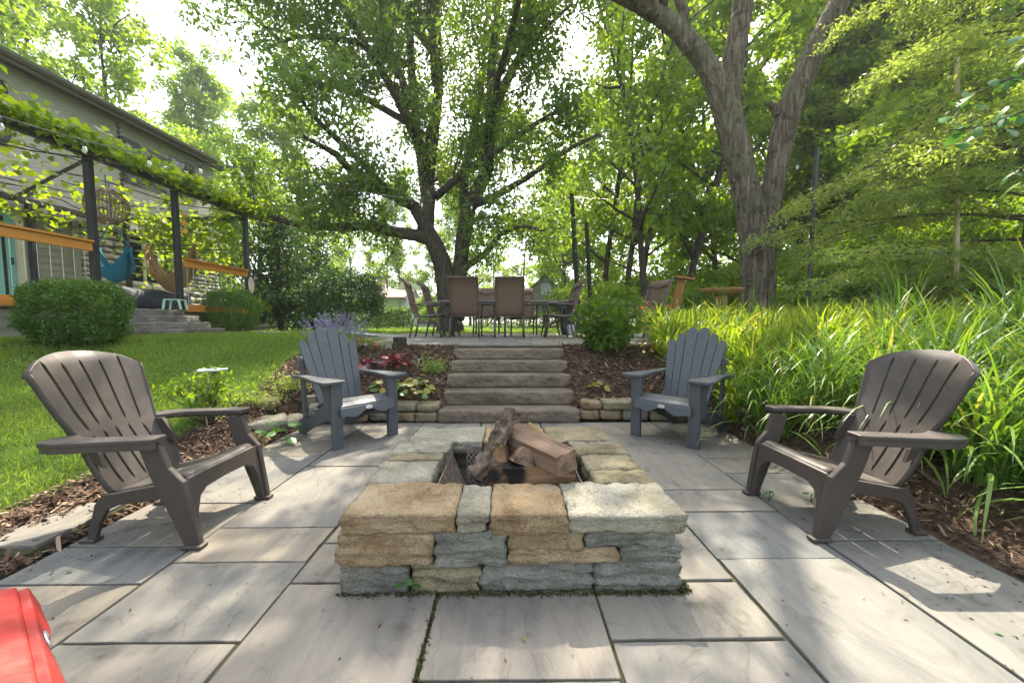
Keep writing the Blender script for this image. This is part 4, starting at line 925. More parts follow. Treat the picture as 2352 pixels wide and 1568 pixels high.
# woodland understory: leafy bushes at the wood's edge
UB = [shrub_mesh(91, 1.6, 1.4, 2.6, 8000, .13, .075, .45, .4), shrub_mesh(92, 1.9, 1.5, 3.4, 9500, .14, .08, .45, .4), shrub_mesh(93, 1.3, 1.2, 1.8, 6500, .12, .07, .45, .4)]
US = [stems(2.2, 9, .025, 94).mesh('stem'), stems(3, 9, .03, 95).mesh('stem'), stems(1.5, 8, .02, 96).mesh('stem')]
for m_, l_ in zip(UB, ('leaf_mid', 'leaf_light', 'leaf_mid')): m_.materials.append(M[l_])
for m_ in US: m_.materials.append(M['bark'])
UL = ['mid green leafy bush at the edge of the wood', 'tall light green bush at the edge of the wood', 'low spreading bush under the woodland trees']
for i, (k, u, D, s) in enumerate([(2, 1400, 13, .9), (0, 1465, 16, .9), (1, 1560, 18, .9), (2, 1590, 12.5, .9), (0, 1655, 13, .85), (2, 1840, 10.5, .9), (0, 1860, 13, 1.0), (1, 1960, 12, 1.0), (2, 1950, 9.2, 1.0), (0, 2050, 10, 1.0), (2, 2120, 8.4, 1.0), (1, 2180, 11, 1.1), (0, 2270, 9, 1.05), (2, 2330, 7.4, 1.0), (1, 2420, 9, 1.1), (0, 1310, 24, 1.), (1, 1480, 26, 1.), (0, 620, 24, 1.1), (1, 690, 26, 1.), (0, 520, 20, 1.), (0, 800, 30, .9), (1, 985, 33, .8), (1, 1060, 34, 1.), (1, 1300, 28, 1.), (0, 1000, 28, .7), (1, 2000, 9.8, .8), (1, 2230, 8.6, .85), (1, 1380, 22, .9), (1, 1120, 30, .9), (0, 1200, 34, .9), (1, 1640, 28, 1.2), (1, 1750, 19, 1.1), (0, 1800, 16, 1.1), (1, 2060, 16, 1.2), (1, 2300, 14, 1.3)]):
    p = onY(u, 741, D); o = empty('woodland_bush', (p.x, D, gz(p.x, D) - .05), i * 1.3, UL[k].split(' at the')[0].split(' under')[0] + ' ' + where(u, D), 'bush', 'bushes at the wood edge'); o.scale = (s, s, s); link('foliage', UB[k], None, o); link('stem', US[k], None, o)
# ------------------------------------------------------------------ hemlock with long drooping boughs
rg = np.random.default_rng(55); hb = (9.3, 6.8); tb = MB(); A = []
tb.tube([(hb[0], hb[1], gz(*hb) - .2), (hb[0] + .05, hb[1], 4), (hb[0], hb[1] + .1, 7.5), (hb[0], hb[1], 10)], [.30, .25, .15, .04], 10)
for i in range(58):
    z = 1.2 + 8.2 * (i / 58) ** 1.05; az = math.pi + rg.uniform(-1.5, 1.1) if i % 4 else rg.uniform(0, 6.28); L = (5.0 - .22 * z) * rg.uniform(.6, 1.1)
    l = wander_line(rg, (hb[0], hb[1], z), (math.cos(az), math.sin(az) * .9, rg.uniform(.0, .35)), L, .35, .07, -.075); tb.tube(l, list(np.linspace(.03, .005, len(l))), 4)
    for q in range(2, len(l)):
        d = unit(l[q] - l[q - 1]); sdv = unit(np.cross(d, (0, 0, 1)))
        for s in (-1, 1):
            tl = rg.uniform(.3, .75) * (1.15 - .5 * q / len(l)); tw = wander_line(rg, l[q], d * .8 + sdv * s, tl, .12, .08, -.06); tb.tube(tw, list(np.linspace(.006, .002, len(tw))), 3, False)
            for e in tw[1:]:
                for s2 in range(2): A.append(e + rg.normal(0, 1, 3) * (.045, .045, .012))
A = np.array(A); print('hemlock anchors', len(A))
tree_obj('hemlock_tree', (hb[0], hb[1], gz(*hb)), 'hemlock with feathery drooping boughs over the tall grass', tb, leaf_mesh('crown', A, 13, .06, .095, .028, 8, .3, .3, .5), M['bark'], M['leaf_hem'])
# ------------------------------------------------------------------ house, deck and pergola (local frame: +y along the wall, +x toward the garden)
HA = math.atan(.043); HO = Vector((-7.25, 0, 0)); HM = Matrix.Translation(HO) @ Matrix.Rotation(-HA, 4, 'Z'); HI = HM.inverted()
_o = HI @ Vector((0, 0, EYE))
def HP(u, v, xl=0.):
    d = HI.to_3x3() @ Vector(ray(u, v)); t = (xl - _o.x) / d.x; return _o + d * t       # local point on plane x = xl
def hroot(name, label, cat, group=None):
    o = empty(name, HO, -HA, label, cat, group); return o
M['stucco'] = pmat('stucco', [(.40, .38, .33), (.47, .45, .40)], .95, 1.2, bump=1., bscale=16, bdist=.05, stretch=(1, .55, 2.2), spec=.1, rnd=False)
M['siding'] = pmat('siding', [(.20, .20, .15), (.24, .24, .18)], .7, 3, bump=.15, stretch=(1, .2, 3), objvar=.05)
M['trim_cream'] = pmat('cream_trim', [(.52, .50, .36), (.58, .56, .42)], .6, 4)
M['trim_dark'] = pmat('dark_trim', [(.10, .095, .075), (.13, .125, .10)], .6, 4)
M['house_stone'] = stone_mat('house_stone', [(.24, .22, .165), (.38, .355, .285), (.50, .475, .40)], 4, .7, .16)
M['black_steel'] = pmat('black_steel', [(.018, .019, .022), (.03, .031, .034)], .45, 4, bump=.05)
M['orange_wood'] = wood_mat('orange_cedar', [(.36, .13, .02), (.52, .22, .04), (.60, .29, .07)], 2.2, (1, .05, 1))
M['shutter'] = pmat('shutter_paint', [(.02, .024, .032), (.03, .034, .042)], .5, 5)
M['teal_door'] = pmat('teal_paint', [(.16, .40, .36), (.20, .46, .42)], .45, 4)
M['roof'] = pmat('roof_shingle', [(.06, .055, .05), (.11, .10, .09)], .9, 20, bump=.5)
def glass_mat(name, col=(.02, .03, .03), rough=.04):
    m, nt, p = newmat(name); p.inputs['Base Color'].default_value = (*col, 1); p.inputs['Roughness'].default_value = rough; p.inputs['Specular IOR Level'].default_value = .9
    nt.links.new(bump_n(nt, noise_n(nt, coords(nt), 1.5, 2), .06, .05), p.inputs['Normal']); return m
M['pane'] = glass_mat('window_pane')
XW = -3.4
cor = HP(500, 600, XW).y; eave = HP(505, 392, XW).z; dz = 1.33
led0, led1 = HP(0, 449, XW).z, HP(0, 476, XW).z
house = hroot('house', 'two storey house with grey stucco, stone facing and siding beside the deck', 'house')
yn = -3.0                                                     # wall start, out of frame
b = MB(); b.box((XW - .25, yn, led0 - .02), (XW, cor, eave)); b.build('stucco_wall', M['stucco'], house)
b = MB(); b.box((XW - 7, cor - .25, .6), (XW - .26, cor - .02, eave)); b.build('end_wall', M['stucco'], house)
b = MB(); b.box((XW - .30, yn, .5), (XW - .06, cor - .03, led0 - .02)); b.build('lower_wall', M['joint'], house)
# roof slab with soffit, fascia and gutter
ov = .32
b = MB(); b.prism([(XW + ov, eave - .02), (XW + ov, eave + .10), (XW - 4, eave + 1.6), (XW - 8, eave + .3), (XW - 8, eave + .1), (XW - .3, eave + .05), (XW - .2, eave - .02)], yn, cor + .3, lambda p, q, t: (p, t, q)); b.build('roof', M['roof'], house)
b = MB(); b.box((XW + ov + .002, yn, eave - .10), (XW + ov + .03, cor + .3, eave + .09)); b.build('fascia', M['trim_dark'], house)
gut = [(0, 0), (.0, -.09), (.06, -.10), (.11, -.05), (.12, .01), (.105, .01), (.095, -.04), (.055, -.085), (.012, -.078), (.012, 0)]
b = MB(); b.prism(gut, yn, cor + .32, lambda p, q, t: (XW + ov + .032 + p, t, eave + .075 + q)); b.build('gutter', M['trim_dark'], house)
# projecting stone ledge under the stucco
rg = random.Random(8); y = yn
while y < cor - .1:
    L = rg.uniform(.28, .6); L = min(L, cor - y); me = rock_mesh('ledge_stone', .10, L / 2 - .006, (led0 - led1) / 2, rg.random() * 50, (4, 6, 4), .04, .02, 6)
    link('ledge_stone', me, M['house_stone'], house, (XW - .0, y + L / 2, (led0 + led1) / 2)); y += L
# siding boards, from out of frame to the stone pier
ys0, ys1 = yn, HP(170, 600, XW).y
dr0, dr1 = HP(-70, 600, XW).y, HP(42, 600, XW).y
z = dz; k = 0; bh = .155
while z < led1 - .02:
    h = min(bh, led1 - z)
    for a, e in ((ys0, dr0 - .1), (dr1 + .1, ys1)):
        if z > dz + 2.15: a, e = (ys0, ys1)
        b = MB(); b.add([(XW - .055, a, z), (XW - .02, a, z), (XW - .034, a, z + h), (XW - .055, a, z + h), (XW - .055, e, z), (XW - .02, e, z), (XW - .034, e, z + h), (XW - .055, e, z + h)], [(0, 1, 2, 3), (7, 6, 5, 4), (0, 4, 5, 1), (1, 5, 6, 2), (2, 6, 7, 3)])
        b.build('siding_board', M['siding'], house)
        if z > dz + 2.15: break
    z += h
b = MB(); b.box((XW - .05, ys1, dz), (XW + .012, ys1 + .14, led1)); b.build('corner_board', M['siding'], house)
# stone facing from the corner board to the house corner, window opening kept clear
wy0, wy1 = HP(296, 600, XW).y, HP(428, 610, XW).y; wz0, wz1 = HP(296, 650, XW).z, HP(296, 548, XW).z
BS = [rock_mesh('stone_block', .06, .5, .5, 400 + i, (2, 5, 3), .03, .03, 2.2) for i in range(8)]
for m_ in BS: m_.materials.append(M['house_stone'])
z = dz - .05
while z < led1 - .03:
    h = rg.choice((.11, .14, .17, .2)); h = min(h, led1 - z); y = ys1 + .15
    while y < cor - .02:
        L = min(rg.uniform(.22, .55), cor - y)
        if z + h > wz0 - .02 and z < wz1 + .02:
            if y < wy0 < y + L: L = wy0 - y
            if wy0 - .01 <= y < wy1: y = wy1; continue
        if L > .05:
            o = link('stone_block', rg.choice(BS), None, house, (XW - .035, y + L / 2, z + h / 2)); o.scale = (1, (L - .012), (h - .012))
        y += L
    z += h
# window with mullions, panes and sill
win = MB(); win.box((XW - .05, wy0, wz0), (XW - .01, wy1, wz0 + .07)); win.box((XW - .05, wy0, wz1 - .07), (XW - .01, wy1, wz1))
n = 4; sw = (wy1 - wy0) / n
for i in range(n + 1): win.box((XW - .05, wy0 + sw * i - (.0 if i == 0 else .04), wz0 + .0701), (XW - .011, wy0 + sw * i + (.0 if i == n else .04), wz1 - .0701))
wn = win.build('window', M['trim_cream'], house)
for i in range(n):
    b = MB(); b.box((XW - .04, wy0 + sw * i + .04, wz0 + .07), (XW - .034, wy0 + sw * (i + 1) - .04, wz1 - .07)); b.build('pane', M['pane'], wn)
    for q in range(1, 5):
        zz = wz0 + .07 + (wz1 - wz0 - .14) * q / 5; b = MB(); b.box((XW - .033, wy0 + sw * i + .04, zz - .008), (XW - .026, wy0 + sw * (i + 1) - .04, zz + .008)); b.build('glazing_bar', M['trim_cream'], wn)
b = MB(); b.box((XW - .05, wy0 - .1, wz0 - .16), (XW + .10, wy1 + .1, wz0 - .01)); b.build('window_sill', M['house_stone'], house, bev=.02)
# french door with cream trim
dt = dz + 2.1
b = MB(); b.box((XW - .05, dr0 - .1, dz), (XW + .02, dr0, dt)); b.build('door_trim', M['trim_cream'], house)
b = MB(); b.box((XW - .05, dr1, dz), (XW + .02, dr1 + .12, dt)); b.build('door_trim', M['trim_cream'], house)
b = MB(); b.box((XW - .05, dr0 - .1, dt + .002), (XW + .03, dr1 + .14, dt + .14)); b.build('door_trim', M['trim_cream'], house)
mid = (dr0 + dr1) / 2
for a, e in ((dr0 + .005, mid - .01), (mid + .01, dr1 - .005)):
    b = MB(); b.box((XW - .08, a, dz), (XW - .04, a + .14, dt)); b.box((XW - .08, e - .14, dz), (XW - .04, e, dt)); b.box((XW - .08, a + .14, dz), (XW - .04, e - .14, dz + .25)); b.box((XW - .08, a + .14, dt - .16), (XW - .04, e - .14, dt))
    d = b.build('door', M['teal_door'], house); b = MB(); b.box((XW - .066, a + .14, dz + .25), (XW - .06, e - .14, dt - .16)); b.build('pane', M['pane'], d)
    b = MB(); b.box((XW - .04, e - .1, dz + .95), (XW - .005, e - .06, dz + 1.1)); b.build('handle', M['black_steel'], d)
# wall lamp and speaker box on the siding
p = HP(107, 520, XW); b = MB(); b.tube([(XW, p.y, p.z), (XW + .1, p.y, p.z + .06), (XW + .16, p.y + .02, p.z)], .02, 6); b.lathe([(.02, .04), (.07, 0), (.09, -.05)], (XW + .16, p.y + .02, p.z - .02), 12); b.build('wall_lamp', M['trim_dark'], house)
p = HP(164, 512, XW); b = MB(); b.box((XW - .02, p.y - .07, p.z - .07), (XW + .10, p.y + .07, p.z + .07)); b.build('junction_box', M['trim_dark'], house, bev=.01)
# upstairs windows with dark shutters
for (u, v, w_, h_) in ((300, 372, .5, 1.15), (-20, 250, .5, 1.3)):
    p = HP(u, v, XW); b = MB(); b.box((XW + .002, p.y - w_ / 2, p.z - h_ / 2), (XW + .045, p.y + w_ / 2, p.z + h_ / 2)); s = b.build('shutter', M['shutter'], house)
    for q in (-.25, .25): b = MB(); b.box((XW + .0455, p.y - w_ / 2 + .07, p.z + q * h_ - h_ * .19), (XW + .055, p.y + w_ / 2 - .07, p.z + q * h_ + h_ * .19)); b.build('shutter_panel', M['shutter'], s)
for (u, v) in ((352, 395), (420, 412)):
    p = HP(u, v, XW); b = MB(); b.box((XW + .002, p.y - .45, p.z - .55), (XW + .03, p.y + .45, p.z + .55)); f = b.build('window', M['trim_dark'], house); b = MB(); b.box((XW + .0305, p.y - .39, p.z - .49), (XW + .034, p.y + .39, p.z + .49)); b.build('pane', M['pane'], f)
# rain chain of little cups
rc = hroot('rain_chain', 'dark rain chain of small cups hanging from the gutter', 'rain chain'); p = HP(271, 285, XW + ov + .1)
zt = HP(271, 285, XW + ov + .1).z; m_ = MB().lathe([(.012, -.05), (.05, .04), (.045, .04), (.01, -.04)], (0, 0, 0), 8).mesh('cup'); m_.materials.append(M['black_steel'])
q = zt
while q > dz + .2: link('cup', m_, None, rc, (XW + ov + .1, p.y, q)); q -= .115
MB().tube([(XW + ov + .1, p.y, zt + .1), (XW + ov + .1, p.y, dz + .1)], .006, 5).build('chain', M['black_steel'], rc)
# ------------------------------------------------------------------ deck
deck = hroot('deck', 'raised deck with grey board skirting below the pergola', 'deck')
P1, P2, P3 = HP(197, 500).y, HP(400, 560).y, HP(559, 620).y
st0, st1 = HP(318, 730, .9).y, HP(520, 720, .9).y - .42
M['deck_board'] = pmat('deck_board', [(.16, .14, .12), (.22, .20, .17)], .8, 4, stretch=(1, .1, 1))
x = -.02
while x > XW + .05:
    b = MB(); b.box((x - .135, yn, dz - .035), (x, P3 + .1, dz)); b.build('deck_board', M['deck_board'], deck); x -= .14
zg = .70; z = zg; 
while z < dz - .05:
    h = min(.15, dz - .05 - z); b = MB(); b.add([(-.06, yn, z), (-.02, yn, z), (-.036, yn, z + h), (-.06, yn, z + h), (-.06, P3, z), (-.02, P3, z), (-.036, P3, z + h), (-.06, P3, z + h)], [(0, 1, 2, 3), (7, 6, 5, 4), (0, 4, 5, 1), (1, 5, 6, 2), (2, 6, 7, 3)])
    b.build('skirt_board', M['siding'], deck); z += h
b = MB(); b.box((-.05, P3, zg), (XW + .1, P3 + .06, dz - .04)); b.build('deck_end', M['siding'], deck)
# stone steps from the deck
M['deck_step'] = stone_mat('deck_step', [(.13, .115, .10), (.20, .18, .155), (.27, .25, .215)], 3, .6, .06); ds = hroot('deck_steps', 'five wide rough grey stone steps down from the deck', 'steps'); stop = [1.33, 1.21, 1.09, .97, .85]
for k in range(5):
    x0 = .0 + .27 * k; hy = (st1 - st0) / 2 + .04 * (k % 2); zt = stop[k] - .004
    me = rock_mesh('step', .18, hy, .062, 500 + k, (5, 44, 6), .006, .03, 6, 0, only=lambda n: 1. if n.x > .5 or abs(n.y) > .5 else 0, lump=.8)
    link('step', me, M['deck_step'], ds, (x0 + .16, (st0 + st1) / 2, zt - .062))
    if k < 4:
        b = MB(); b.box((x0 - .02, st0 + .08, .62), (x0 + .20, st1 - .08, zt - .125)); b.build('step_support', M['step_stone'], ds)
# ------------------------------------------------------------------ pergola of black steel
pg = hroot('pergola', 'black steel pergola frame carrying a grape vine', 'pergola'); zt = HP(560, 500).z; hw = .06
zb = lambda x, y: HM @ Vector((x, y, 0))
def post(x, y, z0, z1, w=.048):
    b = MB(); b.box((x - w, y - w, z0), (x + w, y + w, z1)); b.build('post', M['black_steel'], pg, bev=.006)
g0 = lambda x, y: gz((HM @ Vector((x, y, 0))).x, (HM @ Vector((x, y, 0))).y) - .05
post(.1, P1, g0(.1, P1), zt); post(.06, P2, dz - .002, zt); post(.1, P3, g0(.1, P3), zt)
rear = HP(250, 560, XW + .35); post(XW + .35, P3, dz, zt); post(XW + .35, P1 + .3, dz, zt); post(XW + .35, P2, dz, zt, .05)
b = MB(); b.box((.04, yn, zt + .002), (.16, P3 + .06, zt + .12)); b.build('beam', M['black_steel'], pg, bev=.006)
b = MB(); b.box((XW + .29, yn, zt - .25), (XW + .41, P3 + .06, zt - .13)); b.build('beam', M['black_steel'], pg, bev=.006)
for yy in (P3, P1 - 2.5):
    b = MB(); b.box((XW + .41, yy - .045, zt - .10), (.04, yy + .045, zt - .005)); b.build('cross_beam', M['black_steel'], pg)
e = HP(22, 446, XW + .3); MB().tube([(.08, P1, zt - .04), (XW + .36, e.y, zt - .2)], .03, 6).build('brace', M['black_steel'], pg)
for yy, zz in ((P3 - .02, HP(530, 565, .05).z), (P3 - .02, HP(530, 672, .05).z)):
    MB().tube([(.05, yy, zz), (XW + .35, yy, zz)], .012, 6).build('cable_rod', M['black_steel'], pg)
# deck railing of orange cedar with vertical cables
rl = hroot('deck_railing', 'orange cedar deck railing with thin vertical cables', 'railing')
def rail_piece(y0, y1, z0, z1, cap=True):
    b = MB(); b.box((.105, y0, z0), (.150, y1, z1)); b.build('rail', M['orange_wood'], rl, bev=.004)
    if cap: b = MB(); b.box((.06, y0, z1 + .002), (.19, y1, z1 + .034)); b.build('rail_cap', M['orange_wood'], rl, bev=.004)
rt = HP(190, 550, .16).z; rt3 = HP(555, 622, .16).z; rz = (rt + rt3) / 2 + .03
rail_piece(yn, P1 - .06, rz - .17, rz - .03); rail_piece(P2 + .07, P3 - .06, rz - .17, rz - .03)
rail_piece(yn, P1 - .06, dz - .02, dz + .13, False); rail_piece(P2 + .07, P3 - .06, dz - .02, dz + .13, False)
wire = pmat('steel_wire', [(.35, .36, .36)], .35, metal=.8)
for a, e in ((2.2, P1), (P2, P3)):
    y = a + .13
    while y < e - .1: MB().tube([(.127, y, dz + .13), (.127, y, rz - .17)], .004, 4).build('cable', wire, rl); y += .155
# ------------------------------------------------------------------ grape vine on the pergola
M['leaf_vine'] = lmat('vine_leaf', [(.075, .15, .016), (.15, .25, .024), (.25, .34, .035)], (2.0, 1.7, .4), .55, .45, .9)
vine = hroot('grape_vine', 'bright green grape vine sprawling over the pergola top', 'vine'); rg = np.random.default_rng(91)
def lobed(s=1., seed=0):
    r_ = random.Random(seed); m = MB(); pts = []
    for i in range(15):
        q = 2 * math.pi * i / 15; r = (.5 + .14 * math.cos(q * 5) + r_.uniform(-.04, .04)) * (1 if i else .62)
        pts.append((r * math.cos(q), r * math.sin(q), -.10 * (r ** 2) + .05 * math.cos(q * 2)))
    m.add([(0, 0, .03)] + pts, [(0, i + 1, (i + 1) % 15 + 1) for i in range(15)]); me = m.mesh('leaf', True)
    a = me.attributes.new('v', 'FLOAT', 'FACE'); a.data.foreach_set('value', [r_.uniform(.35, .75)] * 15); return me
VL = [lobed(1, i) for i in range(6)]
for m_ in VL: m_.materials.append(M['leaf_vine'])
def vine_pt(front):
    if front: y = rg.uniform(1.5, P3 + .5); return np.array((.1 + abs(rg.normal(0, .16)) * (1 if rg.random() < .6 else -1), y, zt + .14 + abs(rg.normal(.05, .10))))
    return np.array((rg.uniform(XW + .3, .1), rg.uniform(1.5, P3 + .5), zt - .02 + rg.normal(0, .12)))
for i in range(300):
    p = vine_pt(i % 7 != 0); o = link('leaf', VL[i % 6], None, vine, p, (rg.normal(0, .6), rg.normal(.25, .6), rg.uniform(0, 6.28))); s = rg.uniform(.11, .2); o.scale = (s, s, s)
A = []
for i in range(1050): A.append(vine_pt(rg.random() < .78))
for i in range(420): A.append((rg.uniform(-2.6, -.1), P3 + rg.normal(0, .12), zt - abs(rg.normal(0, .75))))
for i in range(60): A.append((XW + .45 + rg.normal(0, .1), rg.uniform(P1, P3), zt - .2 - abs(rg.normal(0, .35))))
for i in range(60): A.append((rg.uniform(XW + .4, -.3), rg.uniform(2, P3), zt - .1 - abs(rg.normal(0, .3))))
f = link('foliage', leaf_mesh('foliage', np.array(A), 4, .08, .12, .105, 92, .35, .25, .3), M['leaf_vine'], vine); f['kind'] = 'stuff'
for i in range(9):
    l = wander_line(rg, (rg.uniform(XW + .5, .1), rg.uniform(2, P2), zt), (rg.normal(0, .4), 1, 0), 4.5, .4, .12, 0.); l = [np.array((p[0], p[1], zt - .06 + .05 * math.sin(k))) for k, p in enumerate(l)]
    MB().tube(l, list(np.linspace(.016, .007, len(l))), 5).build('stem', M['bark'], vine)
for (u, v0, v1) in ((395, 640, 505), (455, 650, 500), (500, 640, 500), (350, 690, 520)):
    a, b_ = HP(u, v0, XW + .5), HP(u + 8, v1, XW + .5); l = [np.array(a + (b_ - a) * t) + rg.normal(0, .05, 3) for t in np.linspace(0, 1, 8)]; MB().tube(l, .012, 5).build('stem', M['bark'], vine)
# ------------------------------------------------------------------ hanging things under the pergola
def at_h(u, v, y): 
    d = HI.to_3x3() @ Vector(ray(u, v)); t = (y - _o.y) / d.y; return _o + d * t
M['wicker'] = pmat('wicker', [(.13, .085, .045), (.24, .17, .10)], .8, 20)
yb = P1 + .75; c = at_h(246, 474, yb); rad = (at_h(283, 474, yb) - at_h(208, 474, yb)).length / 2
bl = empty('basket_lamp', HM @ c, -HA, 'round woven wicker lantern hanging by the first pergola post', 'lantern')
prof = [(.38, .98), (.42, .93), (.72, .72), (.94, .40), (1., .05), (.94, -.30), (.74, -.65), (.5, -.88), (.34, -1.)]
def pr(t): return (float(np.interp(t, np.linspace(0, 1, 9), [q[0] for q in prof])), float(np.interp(t, np.linspace(0, 1, 9), [q[1] for q in prof])))
b = MB()
for k in range(34):
    q = 2 * math.pi * k / 34; b.tube([(pr(t)[0] * rad * math.cos(q), pr(t)[0] * rad * math.sin(q), pr(t)[1] * rad) for t in np.linspace(0, 1, 14)], .006, 3)
o = b.build('wicker_ribs', M['wicker'], bl); o['kind'] = 'stuff'
b = MB()
for k in range(22):
    r_, z_ = pr(k / 21); b.tube([(r_ * rad * 1.02 * math.cos(q), r_ * rad * 1.02 * math.sin(q), z_ * rad + .006 * math.sin(q * 9 + k)) for q in np.linspace(0, 6.283, 25)], .006, 3)
o = b.build('wicker_rings', M['wicker'], bl); o['kind'] = 'stuff'
MB().tube([(0, 0, rad * .9), (0, 0, zt - c.z)], .008, 5).build('cord', M['black_steel'], bl)
def cloth_mat(name, a, b_):
    m, nt, p = newmat(name); v = coords(nt, (40, 40, 1)); n = noise_n(nt, v, 6, 2); nt.links.new(mixc(nt, n, a, b_), p.inputs['Base Color']); p.inputs['Roughness'].default_value = .9
    t = N(nt, 'ShaderNodeBsdfTranslucent'); t.inputs['Color'].default_value = (*b_, 1); mx = N(nt, 'ShaderNodeMixShader'); mx.inputs[0].default_value = .3
    nt.links.new(p.outputs[0], mx.inputs[1]); nt.links.new(t.outputs[0], mx.inputs[2]); nt.links.new(mx.outputs[0], nt.nodes['Material Output'].inputs['Surface']); return m
def hammock(u0, u1, vbar, vbot, y, label, mat, wd=.25):
    a, b_ = at_h(u0, vbar, y), at_h(u1, vbar, y); c = (a + b_) / 2; W = (b_ - a).length; D = (at_h(u0, vbot, y) - a).length
    r = empty('hammock_chair', HM @ c, -HA, label, 'hammock', 'hammock chairs under the pergola'); ax = (b_ - a) / W
    MB().tube([Vector(ax) * (-W / 2 - .04), Vector(ax) * (W / 2 + .04)], .016, 8).build('spreader_bar', M['bark'], r)
    def sh(u, v, t):
        s = 2 * u - 1; dep = D * (1 - abs(s) ** 2.0) ** .8; fold = .03 * math.sin(v * 40 + u * 6) * (1 - .5 * (1 - abs(s)))
        spread = wd * (1 - abs(s) ** 3) + .03
        return Vector(ax) * (s * W / 2 * (1 - .1 * (1 - abs(s)))) + Vector((ax.y, -ax.x, 0)) * ((2 * v - 1) * spread + fold) + Vector((0, 0, -dep * (1 - .45 * (2 * v - 1) ** 2 * (1 - abs(s))) - (0 if t else .008)))
    MB().slabgrid(sh, 26, 16, 0).build('sling', mat, r, True)
    top = zt - c.z
    for s in (-1, 1): MB().tube([Vector(ax) * (s * W / 2), Vector((0, 0, min(top, W * .75)))], .010, 5).build('rope', mat, r)
    MB().tube([(0, 0, min(top, W * .75)), (0, 0, top)], .010, 5).build('rope', mat, r)
    for s in (-1, 1):
        for q in range(3): MB().tube([Vector(ax) * (s * (W / 2 + .01 * q)), Vector(ax) * (s * (W / 2 + .03 + .015 * q)) + Vector((0, 0, -.22 - .05 * q))], .014, 5).build('tassel', mat, r)
hammock(222, 296, 566, 648, P2 - .5, 'teal blue fabric hammock chair hanging behind the large clipped shrub', cloth_mat('teal_cloth', (.015, .14, .21), (.03, .22, .30)))
hammock(338, 446, 563, 670, P3 - .9, 'tan woven hammock chair hanging behind the middle pergola post', cloth_mat('tan_cloth', (.30, .19, .08), (.42, .28, .13)), .3)
# spinner, stool, grill cover, wall plaque
sp_ = at_h(424, 515, P2 + .5); sn = empty('wind_spinner', HM @ sp_, 0, 'orange spiral wind spinner hanging beside the middle post', 'spinner')
def spir(u, v, t): q = u * 9.; w_ = .05 * math.sin(math.pi * (u * 3 % 1)) + .006; s = 2 * v - 1; return (s * w_ * math.cos(q), s * w_ * math.sin(q), .25 - .5 * u)
MB().slabgrid(lambda u, v, t: tuple(np.array(spir(u, v, t)) + (0, .003 * t, 0)), 40, 2, 0).build('ribbon', pmat('orange_film', [(.75, .25, .04), (.8, .45, .12)], .4, 9), sn, True)
MB().tube([(0, 0, .25), (0, 0, zt - sp_.z)], .003, 4).build('thread', wire, sn)
c = at_h(376, 690, st1 - .9); c.z = dz; sto = empty('step_stool', HM @ (c + Vector((-.25, .5, 0))), -HA + .3, 'small mint green metal stool on the deck', 'stool'); mint = pmat('mint_paint', [(.30, .50, .38), (.36, .56, .44)], .45)
sto.scale = (.75, .75, .75); b = MB(); b.box((-.17, -.17, .235), (.17, .17, .26)); b.build('seat', mint, sto, bev=.01)
for sx in (-1, 1):
    for sy in (-1, 1): b = MB(); b.prism([(sx * .15 - .025, .235), (sx * .15 + .025, .235), (sx * .19 + .02, 0), (sx * .19 - .02, 0)], sy * .15 - .015, sy * .15 + .015, lambda p, q, t: (p, t, q)); b.build('leg', mint, sto)
c = at_h(395, 690, P3 - 1.2); gc = empty('covered_bench', HM @ Vector((c.x - .6, c.y, dz)), -HA, 'low bench under a dark blue grey cover behind the stool', 'bench cover')
b = MB(); b.slabgrid(lambda u, v, t: ((-.35 + .7 * u) * (1 + .12 * (1 - t)), -.8 + 1.6 * v, (.42 + .10 * math.sin(math.pi * u) + .03 * MN.noise(Vector((u * 4, v * 6, 0)))) if t else .02), 10, 16, 0); b.build('cover', pmat('cover_cloth', [(.02, .026, .036), (.045, .052, .066)], .7, 4, bump=.5, bscale=8, bdist=.05), gc, True)
c = HP(566, 653, .17); b = MB(); b.lathe([(0, 0), (.10, 0), (.10, .02), (0, .02)], (0, 0, 0), 20); o = b.build('wall_plaque', pmat('pale_wood', [(.42, .36, .27), (.52, .46, .36)], .8, 5), None, loc=HM @ Vector((.18, P3, c.z)), rot=(0, R(90), -HA)); o.scale = (2.0, 1.0, 1); tag(o, 'pale oval wooden plaque on the corner pergola post', 'plaque')
# planter on a stone plinth beyond the corner post
c = onY(586, 742, 12.0); pl = empty('planter', (c.x, 12.0, gz(c.x, 12)), 0, 'dark bowl planter with leafy plant beyond the corner post', 'planter')
b = MB(); b.lathe([(0, .25), (.26, .25), (.36, .55), (.37, .58), (.33, .58), (.31, .5)], (0, 0, 0), 18); b.build('bowl', M['black_steel'], pl, True)
link('foliage', shrub_mesh(66, .4, .4, .5, 900, .10, .06), M['leaf_light'], pl, (0, 0, .5))
b = MB(); 
for k in range(3):
    me = rock_mesh('plinth_stone', .2, .18, .06, 520 + k, (5, 5, 4), .03, .015, 9); link('plinth_stone', me, M['pale_stone'], pl, (.02 * k + (-.2 if k == 2 else .15), -.05 * k, .06 + (.12 if k == 1 else 0)))
